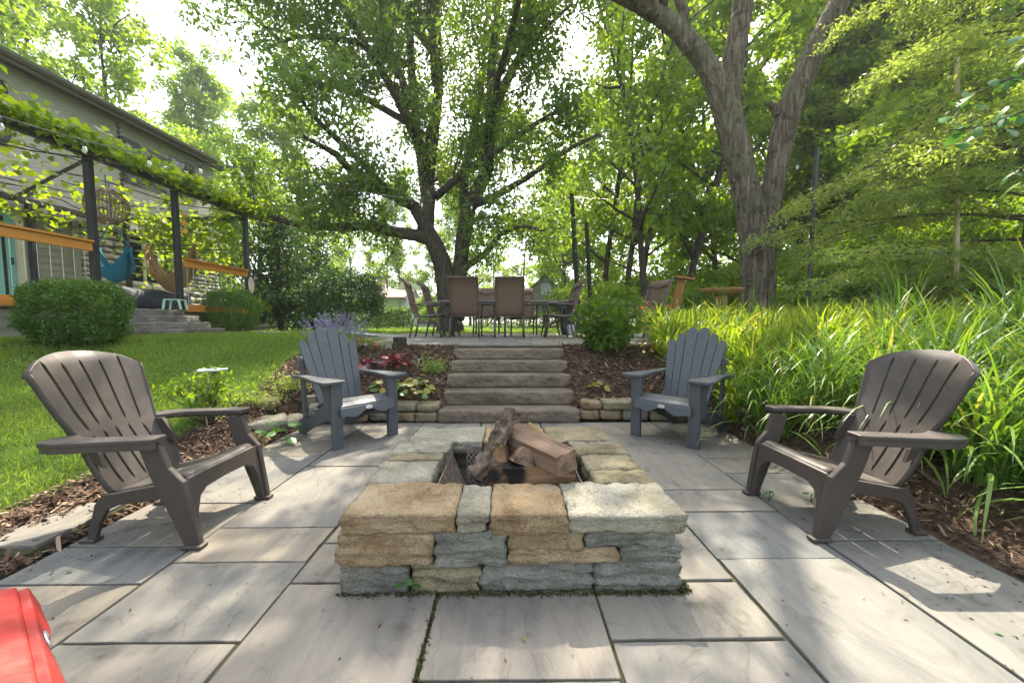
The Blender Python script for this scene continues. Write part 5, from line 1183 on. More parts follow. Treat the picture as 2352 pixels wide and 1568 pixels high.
# ------------------------------------------------------------------ dining set on the terrace
TZ = lambda y: gz(0, y) + .031
M['sling'] = None
def sling_mat():
    m, nt, p = newmat('brown_sling'); v = coords(nt, (1, 1, 1), False); n = noise_n(nt, coords(nt, (60, 60, 2), False), 4, 2)
    c = ramp(nt, n, [(.35, (.14, .095, .065)), (.65, (.23, .165, .115))]); nt.links.new(c, p.inputs['Base Color']); p.inputs['Roughness'].default_value = .8
    t = N(nt, 'ShaderNodeBsdfTranslucent'); nt.links.new(mixc(nt, 1., c, (1.6, 1.2, .9), 'MULTIPLY'), t.inputs['Color']); mx = N(nt, 'ShaderNodeMixShader'); mx.inputs[0].default_value = .4
    nt.links.new(p.outputs[0], mx.inputs[1]); nt.links.new(t.outputs[0], mx.inputs[2]); nt.links.new(mx.outputs[0], nt.nodes['Material Output'].inputs['Surface']); return m
M['sling'] = sling_mat()
M['bronze'] = pmat('bronze_frame', [(.075, .055, .045), (.105, .08, .066)], .5, 8, bump=.05)
def dining_chair():
    c = empty('dining_chair', (0, 0, 0), 0, 'x', 'dining chair', 'brown sling chairs on the terrace'); W = .255
    prof = [(.26, .425), (.10, .405), (-.10, .395), (-.20, .41), (-.25, .47), (-.285, .58), (-.33, .78), (-.37, .93), (-.40, 1.0), (-.44, 1.06), (-.475, 1.09)]
    def sl(i0, i1, name):
        q = prof[i0:i1 + 1]
        MB().slabgrid(lambda u, v, t: (lerp_path(q, v)[0] - (0 if t else .004), -W + 2 * W * u, lerp_path(q, v)[1] - .012 * math.sin(math.pi * u) - (0 if t else .003)), 6, 16, 0).build(name, M['sling'], c, True)
    sl(0, 3, 'seat_sling'); sl(3, 10, 'back_sling')
    # padded headrest fold
    q = prof[7:11]; MB().slabgrid(lambda u, v, t: (lerp_path(q, v)[0] + (.012 + .012 * math.sin(math.pi * v) if t else .006), -W + .01 + 2 * (W - .01) * u, lerp_path(q, v)[1] - .05 * (1 - v) * math.cos((u - .5) * 9) * .6 + .02 * (1 - v)), 12, 5, 0).build('headrest', M['sling'], c, True)
    for s in (-1, 1):
        MB().tube([(x, s * W, z) for x, z in prof], .016, 8).build('side_frame', M['bronze'], c, True)
        MB().tube([(-.20, s * (W + .002), .40), (-.25, s * (W + .01), .28), (-.31, s * (W + .015), .0)], .017, 8).build('leg', M['bronze'], c, True)
        MB().tube([(.27, s * (W + .03), .0), (.22, s * (W + .03), .25), (.20, s * (W + .035), .48), (.24, s * (W + .04), .60), (.20, s * (W + .045), .635)], .017, 8).build('leg', M['bronze'], c, True)
        MB().tube([(.26, s * (W + .045), .615), (.16, s * (W + .05), .645), (0, s * (W + .05), .63), (-.18, s * (W + .035), .61), (-.31, s * (W + .005), .64)], [.022, .024, .016, .013, .013], 8).build('arm', M['bronze'], c, True)
    MB().tube([(-.2, -W, .395), (-.2, W, .395)], .014, 6).build('rear_rail', M['bronze'], c)
    MB().tube([(.24, -W - .03, .36), (.24, W + .03, .36)], .012, 6).build('front_rail', M['bronze'], c)
    MB().tube([(-.475, -W, 1.09), (-.475, W, 1.09)], .014, 6).build('top_rail', M['bronze'], c)
    return c
dc = dining_chair(); first = True
for (x, y, rz, lab) in ((-.80, 7.55, R(90), 'brown sling dining chair with its back to the steps, beside the vase'), (.03, 7.55, R(91), 'brown sling dining chair with its back squarely to the stone steps'),
                        (-1.49, 7.45, R(2), 'high backed sling chair in profile at the hedge end of the table'), (-1.32, 8.15, R(-3), 'sling chair behind the other one at the hedge end of the table'),
                        (.98, 7.45, R(178), 'sling chair in profile in front of the blue planter'), (1.0, 8.1, R(183), 'sling chair hidden behind the one by the blue planter'),
                        (-.48, 9.05, R(-90), 'sling chair on the far side of the table facing the steps, near the flowers'), (.36, 9.05, R(-88), 'sling chair on the far side of the table near the playhouse view'),
                        (2.58, 7.45, R(205), 'lone sling chair standing apart beside the leafy perennial')):
    o = dc if first else copy_tree(dc); first = False; o.location = (x, y, TZ(y)); o.rotation_euler = (0, 0, rz); o['label'] = lab
tz = TZ(8.2); th = .68
tab = empty('dining_table', (-.05, 8.22, tz), 0, 'glass topped patio table with a bronze frame among the sling chairs', 'table')
hx, hy = 1.32, .66
def rrect(hx, hy, r, n=6): return [(sx * (hx - r) + r * math.cos(q), sy * (hy - r) + r * math.sin(q)) for sx, sy, q0 in ((1, 1, 0), (-1, 1, 90), (-1, -1, 180), (1, -1, 270)) for q in np.radians(np.linspace(q0, q0 + 90, n))]
rr = [(*p, th) for p in rrect(hx, hy, .15)]; MB().tube(rr + [rr[0]], .024, 8).build('rim', M['bronze'], tab, True)
gm, nt_, pp = newmat('table_glass'); pp.inputs['Base Color'].default_value = (.55, .72, .68, 1); pp.inputs['Roughness'].default_value = .06; pp.inputs['Transmission Weight'].default_value = .8; pp.inputs['IOR'].default_value = 1.1
MB().prism(rrect(hx - .02, hy - .02, .14), th - .004, th + .006, lambda p, q, t: (p, q, t)).build('glass_top', gm, tab)
for sx in (-1, 1):
    for sy in (-1, 1): MB().tube([(sx * (hx - .06), sy * (hy - .08), th - .02), (sx * (hx - .20), sy * (hy - .12), th - .10), (sx * (hx - .20), sy * (hy - .12), .35), (sx * (hx - .10), sy * (hy - .06), 0)], .02, 8).build('leg', M['bronze'], tab, True)
    MB().tube([(sx * (hx - .20), -(hy - .12), .35), (sx * (hx - .42), 0, .22), (sx * (hx - .20), hy - .12, .35)], .016, 8).build('stretcher', M['bronze'], tab, True)
MB().tube([(0, -hy + .02, th - .02), (0, -hy + .10, .3), (0, -hy + .04, 0)], .02, 8).build('leg', M['bronze'], tab, True)
# vase of flowers
vp = onY(1148, 700, 8.05); vs = empty('flower_vase', (vp.x, 8.05, tz + th + .008), 0, 'small glass vase with a pink bloom on the dining table', 'vase')
vm, nt_, pp = newmat('vase_glass'); pp.inputs['Base Color'].default_value = (.6, .66, .62, 1); pp.inputs['Roughness'].default_value = .1; pp.inputs['Transmission Weight'].default_value = .7
MB().lathe([(0, 0), (.05, 0), (.06, .06), (.045, .14), (.06, .17), (.055, .17), (.04, .14)], (0, 0, 0), 14).build('vase', vm, vs, True)
def blossom(loc, r, mat, par, n=28, seed=1):
    rg = np.random.default_rng(seed); A = np.array([unit(rg.normal(0, 1, 3)) * r * .35 for i in range(n)]); link('bloom', leaf_mesh('bloom', A, 2, r * .12, r * .8, r * .6, seed, -.2), mat, par, loc)
M['petal_pink'] = lmat('pink_petal', [(.45, .03, .22), (.6, .06, .32)], (1.2, 1, 1), .3)
M['petal_coral'] = lmat('coral_petal', [(.55, .22, .18), (.6, .34, .28)], (1.2, 1, 1), .3)
M['petal_orange'] = lmat('orange_petal', [(.55, .10, .02), (.62, .16, .03)], (1.2, 1, 1), .3)
M['petal_lav'] = lmat('lavender_petal', [(.16, .13, .36), (.26, .22, .50), (.34, .30, .56)], (1.1, 1, 1), .25)
blossom((-.06, 0, .27), .085, M['petal_pink'], vs); blossom((.03, .02, .33), .06, M['petal_coral'], vs, seed=2); blossom((.08, -.01, .27), .05, M['petal_coral'], vs, seed=3)
link('foliage', shrub_mesh(67, .12, .12, .16, 90, .09, .03), M['leaf_mid'], vs, (.02, 0, .14))
# ------------------------------------------------------------------ other terrace and bank objects
p = onY(1303, 745, 9.1); bp = empty('planter', (p.x, 9.1, TZ(9.1)), 0, 'tall blue green glazed planter behind the profile chair', 'planter')
glz = pmat('blue_glaze', [(.02, .045, .06), (.035, .07, .085)], .25, 6)
MB().lathe([(0, 0), (.13, 0), (.155, .1), (.19, .58), (.205, .6), (.205, .63), (.18, .63), (.165, .5)], (0, 0, 0), 20).build('pot', glz, bp, True)
me = rock_mesh('glass_rock', .09, .08, .12, 610, (6, 6, 6), .06, .04, 9); o = link('glass_rock', me, pmat('pale_blue_rock', [(.30, .36, .40), (.55, .60, .62)], .4, 9, bump=.5), None, (onY(1312, 760, 8.75).x, 8.75, TZ(8.75) + .1)); tag(o, 'pale blue crackled ornamental rock at the foot of the blue planter', 'rock')
M['terracotta'] = pmat('terracotta', [(.34, .15, .06), (.46, .24, .11)], .8, 9, bump=.3)
p = onY(1657, 667, 7.4); g = gz(p.x, 7.4); bb = empty('bird_bath', (p.x, 7.4, g), 0, 'terracotta bird bath with a scalloped rim in front of the big trunk', 'bird bath'); H_ = p.z - g
MB().lathe([(.17, 0), (.16, .05), (.10, .10), (.085, H_ * .55), (.12, H_ - .12), (.10, H_ - .10)], (0, 0, 0), 20).build('pedestal', M['terracotta'], bb, True)
MB().lathe([(.0, H_ - .10), (.14, H_ - .10), (.30, H_ - .055), (.375, H_ + .012), (.38, H_ + .03), (.35, H_ + .02), (.26, H_ - .03), (0, H_ - .06)], (0, 0, 0), 72, wave=lambda r, z, q: (r * (1 + .015 * math.cos(q * 16) * (r > .3)), z + .012 * math.cos(q * 16) * (r > .3))).build('bowl', M['terracotta'], bb, True)
p0 = onY(1553, 636, 8.6); g = gz(p0.x, 8.6); wp = empty('wooden_lean_to', (p0.x, 8.6, g), R(-20), 'tall brown wooden board leaning under a small cap behind the lone chair', 'wooden board')
M['brown_board'] = wood_mat('stained_board', [(.16, .07, .02), (.27, .13, .045), (.34, .18, .07)], 3, (1, 1, .06)); hh = p0.z - g
MB().prism([(-.20, 0), (.10, 0), (.13, hh - .03), (-.02, hh)], -.02, .02, lambda p, q, t: (p + .12 * q - .08, t, q)).build('board', M['brown_board'], wp, bev=.004)
MB().prism([(-.12, hh - .02), (-.10, hh + .02), (.30, hh - .05), (.29, hh - .09)], -.16, .16, lambda p, q, t: (p + .12 * hh - .08, t, q)).build('cap', M['brown_board'], wp)
# dark posts, light pole, bamboo pole
M['post_wood'] = bark_mat('dark_post', [(.03, .028, .022), (.06, .055, .045)], 5)
for (u0, v0, u1, v1, Y, r, lab) in ((1313, 445, 1330, 742, 12., .075, 'tall dark post carrying the string lights beyond the table'), (1347, 512, 1359, 745, 12.6, .07, 'shorter dark post standing just behind the tall string light post')):
    a, b_ = onY(u1, v1, Y), onY(u0, v0, Y); base = Vector((a.x, Y, gz(a.x, Y) - .05)); o = MB().tube([Vector((0, 0, 0)), (b_ - base) * .5 + Vector((.01, 0, 0)), b_ - base], [r, r * .95, r * .9], 8).build('wooden_post', M['post_wood'], None, loc=base); tag(o, lab, 'post')
a, b_ = onY(1856, 703, 8.), onY(1877, 340, 8.); base = Vector((a.x - .015, 8., gz(a.x, 8.))); o = MB().tube([Vector((0, 0, 0)), b_ - base], .038, 8).build('light_pole', M['black_steel'], None, loc=base); tag(o, 'thin black light pole standing in the grass beside the three stemmed tree', 'pole')
a, b_ = onY(2203, 700, 7.), onY(2199, 132, 7.); base = Vector((a.x, 7., gz(a.x, 7.))); o = MB().tube([Vector((0, 0, 0)), (b_ - base) * .5, b_ - base], .035, 8).build('bamboo_pole', pmat('bamboo', [(.38, .30, .15), (.5, .42, .24)], .6, 6), None, loc=base); tag(o, 'straw coloured bamboo pole rising through the hemlock boughs', 'pole')
# ------------------------------------------------------------------ string lights
bulb_m, nt_, pp = newmat('clear_bulb'); pp.inputs['Base Color'].default_value = (.9, .9, .85, 1); pp.inputs['Roughness'].default_value = .08; pp.inputs['Transmission Weight'].default_value = .75; pp.inputs['IOR'].default_value = 1.2
SM = MB().lathe([(.0, 0), (.014, 0), (.020, -.03), (.022, -.075), (.016, -.08), (0, -.08)], (0, 0, 0), 8).mesh('socket', True); SM.materials.append(M['black_steel'])
GM = MB().lathe([(.012, -.08), (.022, -.10), (.031, -.135), (.028, -.165), (.012, -.185), (0, -.187)], (0, 0, 0), 10).mesh('bulb', True); GM.materials.append(bulb_m)
def strand(pts, n, label, sag=.25, off=.5):
    P = [Vector(p) for p in pts]; r = empty('string_lights', P[0], 0, label, 'string lights', 'string lights'); C = []; o0 = P[0]
    for a, b_ in zip(P, P[1:]):
        for t in np.linspace(0, 1, 14): q = a + (b_ - a) * t; q.z -= sag * 4 * t * (1 - t) * (b_ - a).length / 8; C.append(q - o0)
    MB().tube(C, .007, 5).build('cord', M['black_steel'], r)
    L = [0]
    for a, b_ in zip(C, C[1:]): L.append(L[-1] + (b_ - a).length)
    for i in range(n):
        d = L[-1] * (i + off) / n; k = max(0, min(len(C) - 2, int(np.searchsorted(L, d) - 1))); f = (d - L[k]) / max(1e-6, L[k + 1] - L[k]); q = C[k] + (C[k + 1] - C[k]) * f
        s = link('socket', SM, None, r, q); s.scale = (.85, .85, .85); link('bulb', GM, None, s)
strand([onY(-120, 228, 4.2), onY(550, 385, 6.9), onY(1313, 452, 12.)], 17, 'string of clear bulbs from the pergola side to the tall dark post', .35)
strand([onY(1313, 452, 12.), onY(1700, 425, 9.0), onY(1876, 348, 8.)], 9, 'string of clear bulbs from the tall dark post past the three stemmed trunk', .3)
strand([onY(560, 510, 10.2), onY(1000, 520, 14.), onY(1347, 515, 12.6)], 13, 'lower string of bulbs crossing behind the oak trunk', .3)
# ------------------------------------------------------------------ playhouse and neighbour's house
D = 25.; s = D / 900; X = lambda u: onY(u, 741, D).x; Zz = lambda v: onY(1176, v, D).z
ph = empty('playhouse', (X(1250), D, gz(0, D)), 0, 'small grey gabled playhouse on stilts with a pale framed window', 'playhouse'); g = gz(0, D)
x0, x1, zf, ze, za = X(1214) - X(1250), X(1286) - X(1250), Zz(727) - g, Zz(667) - g, Zz(632) - g
M['ph_wall'] = pmat('playhouse_siding', [(.21, .20, .165), (.26, .245, .20)], .8, 4, objvar=.06)
z = zf
while z < za - .05:
    h = .16; w0 = x0 if z < ze else x0 * (za - z) / (za - ze); w1 = x1 if z < ze else x1 * (za - z) / (za - ze)
    if w1 - w0 > .1: MB().box((w0, -.02 + .012, z), (w1, .05, z + h - .012)).build('siding_board', M['ph_wall'], ph)
    z += h
MB().prism([(x0, zf), (x1, zf), (x1, ze), (0, za), (x0, ze)], .05, 2.2, lambda p, q, t: (p, t, q)).build('body', M['ph_wall'], ph)
for sx, xe in ((-1, x0), (1, x1)): MB().prism([(0, za + .02), (xe * 1.08, ze - .07), (xe * 1.08, ze - .03), (0, za + .06)], -.12, 2.3, lambda p, q, t: (p, t, q)).build('roof_side', M['roof'], ph)
u0, u1, v0, v1 = X(1243) - X(1250), X(1266) - X(1250), Zz(677) - g, Zz(652) - g
pale = pmat('pale_aqua_paint', [(.45, .58, .54), (.52, .64, .60)], .5)
wf = MB(); wf.box((u0, -.05, v0), (u1, -.021, v0 + .07)); wf.box((u0, -.05, v1 - .07), (u1, -.021, v1)); wf.box((u0, -.05, v0 + .07), (u0 + .07, -.021, v1 - .07)); wf.box((u1 - .07, -.05, v0 + .07), (u1, -.021, v1 - .07)); wf.box(((u0 + u1) / 2 - .02, -.045, v0 + .07), ((u0 + u1) / 2 + .02, -.021, v1 - .07)); wf.box((u0 + .07, -.046, (v0 + v1) / 2 - .02), (u1 - .07, -.0205, (v0 + v1) / 2 + .02))
wf = wf.build('window', pale, ph); MB().box((u0 + .07, -.03, v0 + .07), (u1 - .07, -.0225, v1 - .07)).build('pane', M['pane'], wf)
for x in (x0 + .1, 0, x1 - .1): MB().box((x - .06, .1, -.1), (x + .06, .22, zf)).build('stilt', M['ph_wall'], ph)
MB().prism([(x0 - 1.6, zf + .2), (x0 - .1, zf + .2), (x0 - .1, ze - .1), (x0 - .8, ze + .35), (x0 - 1.6, ze - .1)], 1.2, 2.6, lambda p, q, t: (p, t, q)).build('rear_wing', M['ph_wall'], ph)
D = 36.; X = lambda u: onY(u, 741, D).x; Zz = lambda v: onY(1176, v, D).z; g = .75
nb = empty('neighbour_house', (X(920), D, g), 0, 'pale green and white low house with a brown roof beyond the hedge', 'house'); ox = X(920)
M['nb_green'] = pmat('pale_green_siding', [(.42, .50, .25), (.48, .56, .30)], .8, 4); M['nb_white'] = pmat('white_siding', [(.62, .64, .68), (.70, .72, .75)], .7, 4); M['nb_roof'] = pmat('brown_shingle', [(.20, .15, .125), (.29, .225, .19)], .9, 14, objvar=.04)
z = 0
while z < Zz(684) - g:
    MB().add([(X(700) - ox, -.03, z), (X(916) - ox, -.03, z), (X(916) - ox, .02, z + .23), (X(700) - ox, .02, z + .23), (X(700) - ox, .1, z), (X(916) - ox, .1, z)], [(0, 1, 2, 3)]).build('siding_board', M['nb_green'], nb)
    MB().add([(X(917) - ox, .5, z), (X(1030) - ox, .5, z), (X(1030) - ox, .55, z + .23), (X(917) - ox, .55, z + .23)], [(0, 1, 2, 3)]).build('siding_board', M['nb_white'], nb); z += .235
MB().box((X(700) - ox, .1, 0), (X(917) - ox, 7, Zz(684) - g)).build('body', M['nb_green'], nb); MB().box((X(917) - ox, .6, 0), (X(1030) - ox, 6, Zz(690) - g)).build('garage', M['nb_white'], nb)
MB().prism([(-.5, Zz(686) - g), (-.5, Zz(683) - g), (4., Zz(655) - g), (8., Zz(690) - g)], X(695) - ox, X(932) - ox, lambda p, q, t: (t, p, q)).build('roof', M['nb_roof'], nb)
MB().prism([(X(880) - ox, Zz(656) - g), (X(960) - ox, Zz(656) - g), (X(910) - ox, Zz(634) - g)], 3.9, 5., lambda p, q, t: (p, t, q)).build('gable', M['nb_green'], nb)
MB().box((X(830) - ox, 2.8, Zz(665) - g), (X(858) - ox, 3.8, Zz(632) - g)).build('chimney', pmat('chimney_brick', [(.22, .15, .12), (.32, .24, .2)], .9, 8), nb); MB().box((X(828) - ox, 2.7, Zz(632) - g + .003), (X(860) - ox, 3.9, Zz(629) - g)).build('chimney_cap', M['joint'], nb)
MB().box((X(955) - ox, .45, .2), (X(1010) - ox, .52, 1.7)).build('garage_door', M['trim_dark'], nb)
# ------------------------------------------------------------------ red footstool at the corner of the patio
f_ = Vector((.59, .81, 0)); st_o = Vector((-1.155, .835, .002))
fs = empty('footstool', st_o, math.atan2(.81, .59), 'glossy red slatted footstool at the corner of the patio', 'footstool'); m = M['red_plastic']
for k in range(5):
    x1_ = .055 - k * .082; zc = .362 - .016 * ((k - .6) ** 2) * .35; sl_ = -.10 + .06 * k
    b = MB(); b.box((x1_ - .064, -.262, zc - .016), (x1_, .262, zc + .014)); b.v = [(x, y, z - (x - x1_ + .036) * (.28 - .13 * k)) for x, y, z in b.v]; b.build('slat', m, fs, bev=.006)
pts = [(-.262, .352), (.262, .352)] + [(y, .292 - .03 * (abs(y) / .26) ** 3 + .024 * math.cos(y * 24)) for y in np.linspace(.262, -.262, 24)]
b = MB(); b.prism(pts, 0, .022, lambda p, q, t: (.052 + t + (.352 - q) * .3, p, q)); b.build('front_slat', m, fs, bev=.005)
e = [(.032 * math.cos(q), .0155 * math.sin(q)) for q in np.linspace(0, 6.283, 25)[:-1]]; bo = MB(); bo.prism(e, 0, .003, lambda p, q, t: (.0755 + t + (.352 - (.322 + q)) * .3, p, .322 + q)); bo = bo.build('badge', badge, fs)
b = MB(); b.box((.088, -.004, .314), (.0892, .0, .330)); b.build('badge_mark', m, bo)
for s in (-1, 1):
    b = MB(); b.prism([(.05, .35), (.05, .24), (-.02, .2), (-.3, .2), (-.34, .3), (-.30, .345), (-.15, .358)], .20, .232, lambda p, q, t: (p, s * t, q)); b.build('side_rail', m, fs, bev=.005)
    for xx in (.0, -.30): b = MB(); b.box((xx - .04, s * .234, 0), (xx + .04, s * .234 + .03 * s, .30)); b.build('leg', m, fs, bev=.005)
# ------------------------------------------------------------------ perennials and grasses
M['blade_lily'] = lmat('daylily_blade', [(.085, .16, .02), (.13, .225, .028), (.165, .265, .032), (.26, .34, .055), (.42, .32, .12)], (1.9, 1.65, .45), .48, .4, 1.5)
M['blade_grass'] = lmat('tall_grass_blade', [(.045, .11, .018), (.075, .16, .024), (.10, .20, .03), (.165, .265, .055), (.34, .29, .11)], (1.7, 1.6, .5), .38, .35, 1.5)
def clump_mesh(seed, n, L, wd, spread, droop, nseg=7, base=.10):
    rg = np.random.default_rng(seed); V = []; F = []; at = []
    for i in range(n):
        az = rg.uniform(0, 6.283); l = L * rg.uniform(.55, 1.15); w_ = wd * rg.uniform(.7, 1.2); r0 = base * math.sqrt(rg.random()); a0 = rg.uniform(0, 6.283)
        p = np.array((r0 * math.cos(a0), r0 * math.sin(a0), -.02)); el = R(90) - abs(rg.normal(0, spread)); k = droop * rg.uniform(.5, 1.5); a = rg.uniform(.25, .8) if rg.random() > .05 else 1.; n0 = len(V); ph = rg.normal(0, .35)
        for j in range(nseg + 1):
            t = j / nseg; e = el - k * t ** 1.7; d = np.array((math.cos(az + ph * t) * math.cos(e), math.sin(az + ph * t) * math.cos(e), math.sin(e)))
            sd = np.array((-math.sin(az + ph * t), math.cos(az + ph * t), 0)); ww = w_ * (.75 + .5 * t) * (1 - t ** 3) * .5 + .0004
            nr = np.cross(sd, d); V += [p - sd * ww + nr * ww * .5, p + sd * ww + nr * ww * .5]
            if j < nseg: F.append((n0 + 2 * j, n0 + 2 * j + 1, n0 + 2 * j + 3, n0 + 2 * j + 2)); at.append(cl(a + rg.normal(0, .05) + (.0 if t < .85 else .12)))
            p = p + d * l / nseg
    return npmesh('blades', V, F, at)
DL = [clump_mesh(700 + i, 90, .74, .020, .42, 1.9) for i in range(4)]; TG = [clump_mesh(720 + i, 150, .92, .017, .5, 1.85, 8, .13) for i in range(4)]; UG = [clump_mesh(740 + i, 45, 1.05, .018, .28, .9, 7, .10) for i in range(2)]
for m_ in DL: m_.materials.append(M['blade_lily'])
for m_ in TG + UG: m_.materials.append(M['blade_grass'])
SB = MB()
for k in range(3): SB.tube([(.02 * k, .015 * k, 0), (.05 * k - .04, .03, .5), (.10 * k - .09, .05 * k, .86 + .04 * k)], [.006, .005, .004], 5)
SBm = SB.mesh('flower_stalk'); SBm.materials.append(M['leaf_light'])
rgp = random.Random(17); cnt = 0
def plant_clump(kind, x, y, s, label, group, cat, meshes, bud=False):
    o = empty(kind, (x, y, gz(x, y) + .01), rgp.uniform(0, 6.28), label, cat, group); sz = s * rgp.uniform(.85, 1.15); o.scale = (sz, sz, sz); link('blades', rgp.choice(meshes), None, o)
    if bud: link('flower_stalk', SBm, None, o)
    return o
placed = []
def far_ok(x, y, d):
    for (a, b_) in placed:
        if (a - x) ** 2 + (b_ - y) ** 2 < d * d: return False
    placed.append((x, y)); return True
def front_x(y): return float(np.interp(y, [.6, 1.6, 2.4, 3.0, 3.6, 4.2, 4.8, 5.6, 6.2, 8], [2.8, 2.78, 2.70, 2.48, 2.30, 2.30, 2.2, 2.15, 2.35, 3.0]))
for i in range(1500):
    y = rgp.uniform(.5, 7.6); x = front_x(y) + rgp.random() ** 1.3 * (3.2 if y < 5 else 3.6)
    if abs(x - 1.5) < .3: continue
    lily = (y > 3.9 and x < 4.9 + .3 * (y - 4)) or y > 5.2
    if not far_ok(x, y, .27 if not lily else .25): continue
    if lily: plant_clump('daylily_clump', x, y, .92, 'yellow green daylily clump with arching strap leaves on the sunny bank', 'daylilies on the bank', 'daylily', DL, rgp.random() < .3)
    elif rgp.random() < .14: plant_clump('tall_grass_clump', x, y, 1., 'upright clump of long green blades among the drooping grass', 'tall grasses beside the patio', 'grass clump', UG)
    else: plant_clump('tall_grass_clump', x, y, .92, 'drooping clump of long green grass along the mulch edge', 'tall grasses beside the patio', 'grass clump', TG)
print('clumps', len(placed))
# leafy perennial beside the terrace steps, with coral flower heads
def perennial(name, loc, n, h, sp, ln, wd, leaf, label, seed, flowers=None, per=16, cat='plant'):
    rg = np.random.default_rng(seed); o = empty(name, loc, 0, label, cat); tb = MB(); A = []; tips = []
    for i in range(n):
        l = wander_line(rg, (rg.normal(0, sp * .3), rg.normal(0, sp * .3), 0), (rg.normal(0, sp), rg.normal(0, sp), 1), h * rg.uniform(.65, 1.1), .08, .06, .02); tb.tube(l, list(np.linspace(.006, .003, len(l))), 4); tips.append(l[-1])
        for k in range(per): A.append(along(l, min(.99, .12 + .86 * (k + rg.random()) / per))[0])
    tb.build('stem', M['leaf_mid'], o); link('foliage', leaf_mesh('foliage', np.array(A), 2, .012, ln, wd, seed, .25, .25, .25), leaf, o)
    if flowers:
        for t in tips[::3]: blossom(tuple(t), flowers[1], flowers[0], o, 9, int(seed + len(tips)))
    return o
perennial('bee_balm', onZ(1388, 800, .72) * 1 + Vector((0, 0, gz(1.4, 5.6) - .72)), 56, .66, .46, .13, .038, M['leaf_hedge'], 'leafy green perennial with faded flower heads beside the top step', 801, (M['petal_coral'], .018))
perennial('bee_balm', (2.35, 6.2, gz(2.35, 6.2)), 10, .72, .25, .10, .028, M['leaf_mid'], 'sparse stems with orange red flower heads in front of the lone chair', 802, (M['petal_orange'], .032), 9)
# lavender
lp_ = Vector((-2.55, 5.85, gz(-2.55, 5.85))); lv = empty('lavender', lp_, 0, 'purple lavender in bloom behind the slate chair on the lawn side', 'lavender'); rg = np.random.default_rng(811); tb = MB(); A = []; B_ = []
for i in range(110):
    l = wander_line(rg, (rg.normal(0, .14), rg.normal(0, .10), 0), (rg.normal(0, .75), rg.normal(0, .5), 1), rg.uniform(.32, .58), .08, .05, .01); tb.tube(l, .0022, 3, False); 
    for t in np.linspace(.72, 1, 7): A.append(along(l, min(t, .999))[0])
    for t in np.linspace(.05, .6, 7): B_.append(along(l, t)[0])
o = tb.build('stem', M['leaf_hem'], lv); o['kind'] = 'stuff'; link('flower_spikes', leaf_mesh('flower_spikes', np.array(A), 3, .005, .022, .012, 812, -.2), M['petal_lav'], lv)['kind'] = 'stuff'; link('foliage', leaf_mesh('foliage', np.array(B_), 2, .01, .06, .008, 813, -.2), M['leaf_hem'], lv)
# low plants with rounded leaves, each leaf its own piece
M['leaf_red'] = lmat('red_leaf', [(.05, .012, .014), (.16, .018, .022), (.32, .03, .035)], (1.5, 1, 1), .35, .35); M['leaf_plum'] = lmat('plum_leaf', [(.035, .022, .026), (.075, .04, .045), (.15, .09, .09)], (1.4, 1, 1), .25, .3)
M['leaf_amber'] = lmat('amber_leaf', [(.10, .14, .03), (.26, .24, .05), (.42, .17, .06)], (1.5, 1.2, .6), .35, .4); M['leaf_hosta'] = lmat('hosta_leaf', [(.03, .10, .02), (.06, .17, .03), (.10, .22, .05)], (1.6, 1.5, .5), .35, .3)
def leafy(name, loc, n, r, ls, mats, label, seed, h=.16, pointed=0., cat='plant'):
    rg = np.random.default_rng(seed); o = empty(name, loc, rg.uniform(0, 6), label, cat); ms = []
    for m_ in mats:
        for q in range(2):
            me = MB(); k = 9; pts = [((.5 + .05 * math.cos(5 * a)) * math.cos(a) * (1 + pointed * max(0, math.cos(a))) + .5, (.45 - .08 * pointed) * math.sin(a), -.10 * math.cos(a) - .05 * math.sin(a) ** 2) for a in np.linspace(0, 6.283, k + 1)[:-1]]
            me.add([(.5, 0, .05)] + pts, [(0, i + 1, (i + 1) % k + 1) for i in range(k)]); me = me.mesh('leaf', True); a = me.attributes.new('v', 'FLOAT', 'FACE'); a.data.foreach_set('value', [rg.uniform(.2, .9)] * k); me.materials.append(m_); ms.append(me)
    for i in range(n):
        az = i * 2.4; rr_ = r * math.sqrt((i + .5) / n); e = rg.uniform(.15, .6); z = h * (1 - (rr_ / r) ** 2 * .7) * rg.uniform(.6, 1.1) + .02
        lf = link('leaf', ms[int(rg.integers(0, len(ms)))], None, o, (rr_ * math.cos(az), rr_ * math.sin(az), z), (rg.normal(0, .3), rg.uniform(-.35, .6), az)); s = ls * rg.uniform(.7, 1.2); lf.scale = (s, s, s)
        if i % 3 == 0: MB().tube([(rr_ * .2 * math.cos(az), rr_ * .2 * math.sin(az), 0), (rr_ * .7 * math.cos(az), rr_ * .7 * math.sin(az), z * .75), (rr_ * math.cos(az), rr_ * math.sin(az), z)], .003, 4).build('leaf_stalk', mats[0], o)
    return o
def bankpt(u, v):
    d = ray(u, v); t = 3.
    for i in range(400):
        p = (d[0] * t, d[1] * t, EYE + d[2] * t)
        if p[2] < gz(p[0], p[1]) + .02: break
        t += .012
    return Vector((p[0], p[1], gz(p[0], p[1]) + .015))
leafy('coral_bells', bankpt(842, 850), 34, .20, .085, [M['leaf_plum'], M['leaf_plum'], M['leaf_red']], 'plum leaved coral bells showing beside the slate chair arm', 821)
leafy('coral_bells', bankpt(838, 800), 22, .15, .075, [M['leaf_red'], M['leaf_plum']], 'dark red coral bells high on the bank near the lavender', 822)
leafy('coral_bells', bankpt(908, 848), 30, .16, .075, [M['leaf_red'], M['leaf_red'], M['leaf_plum']], 'bright red coral bells in the middle of the mulch bank', 823, .2)
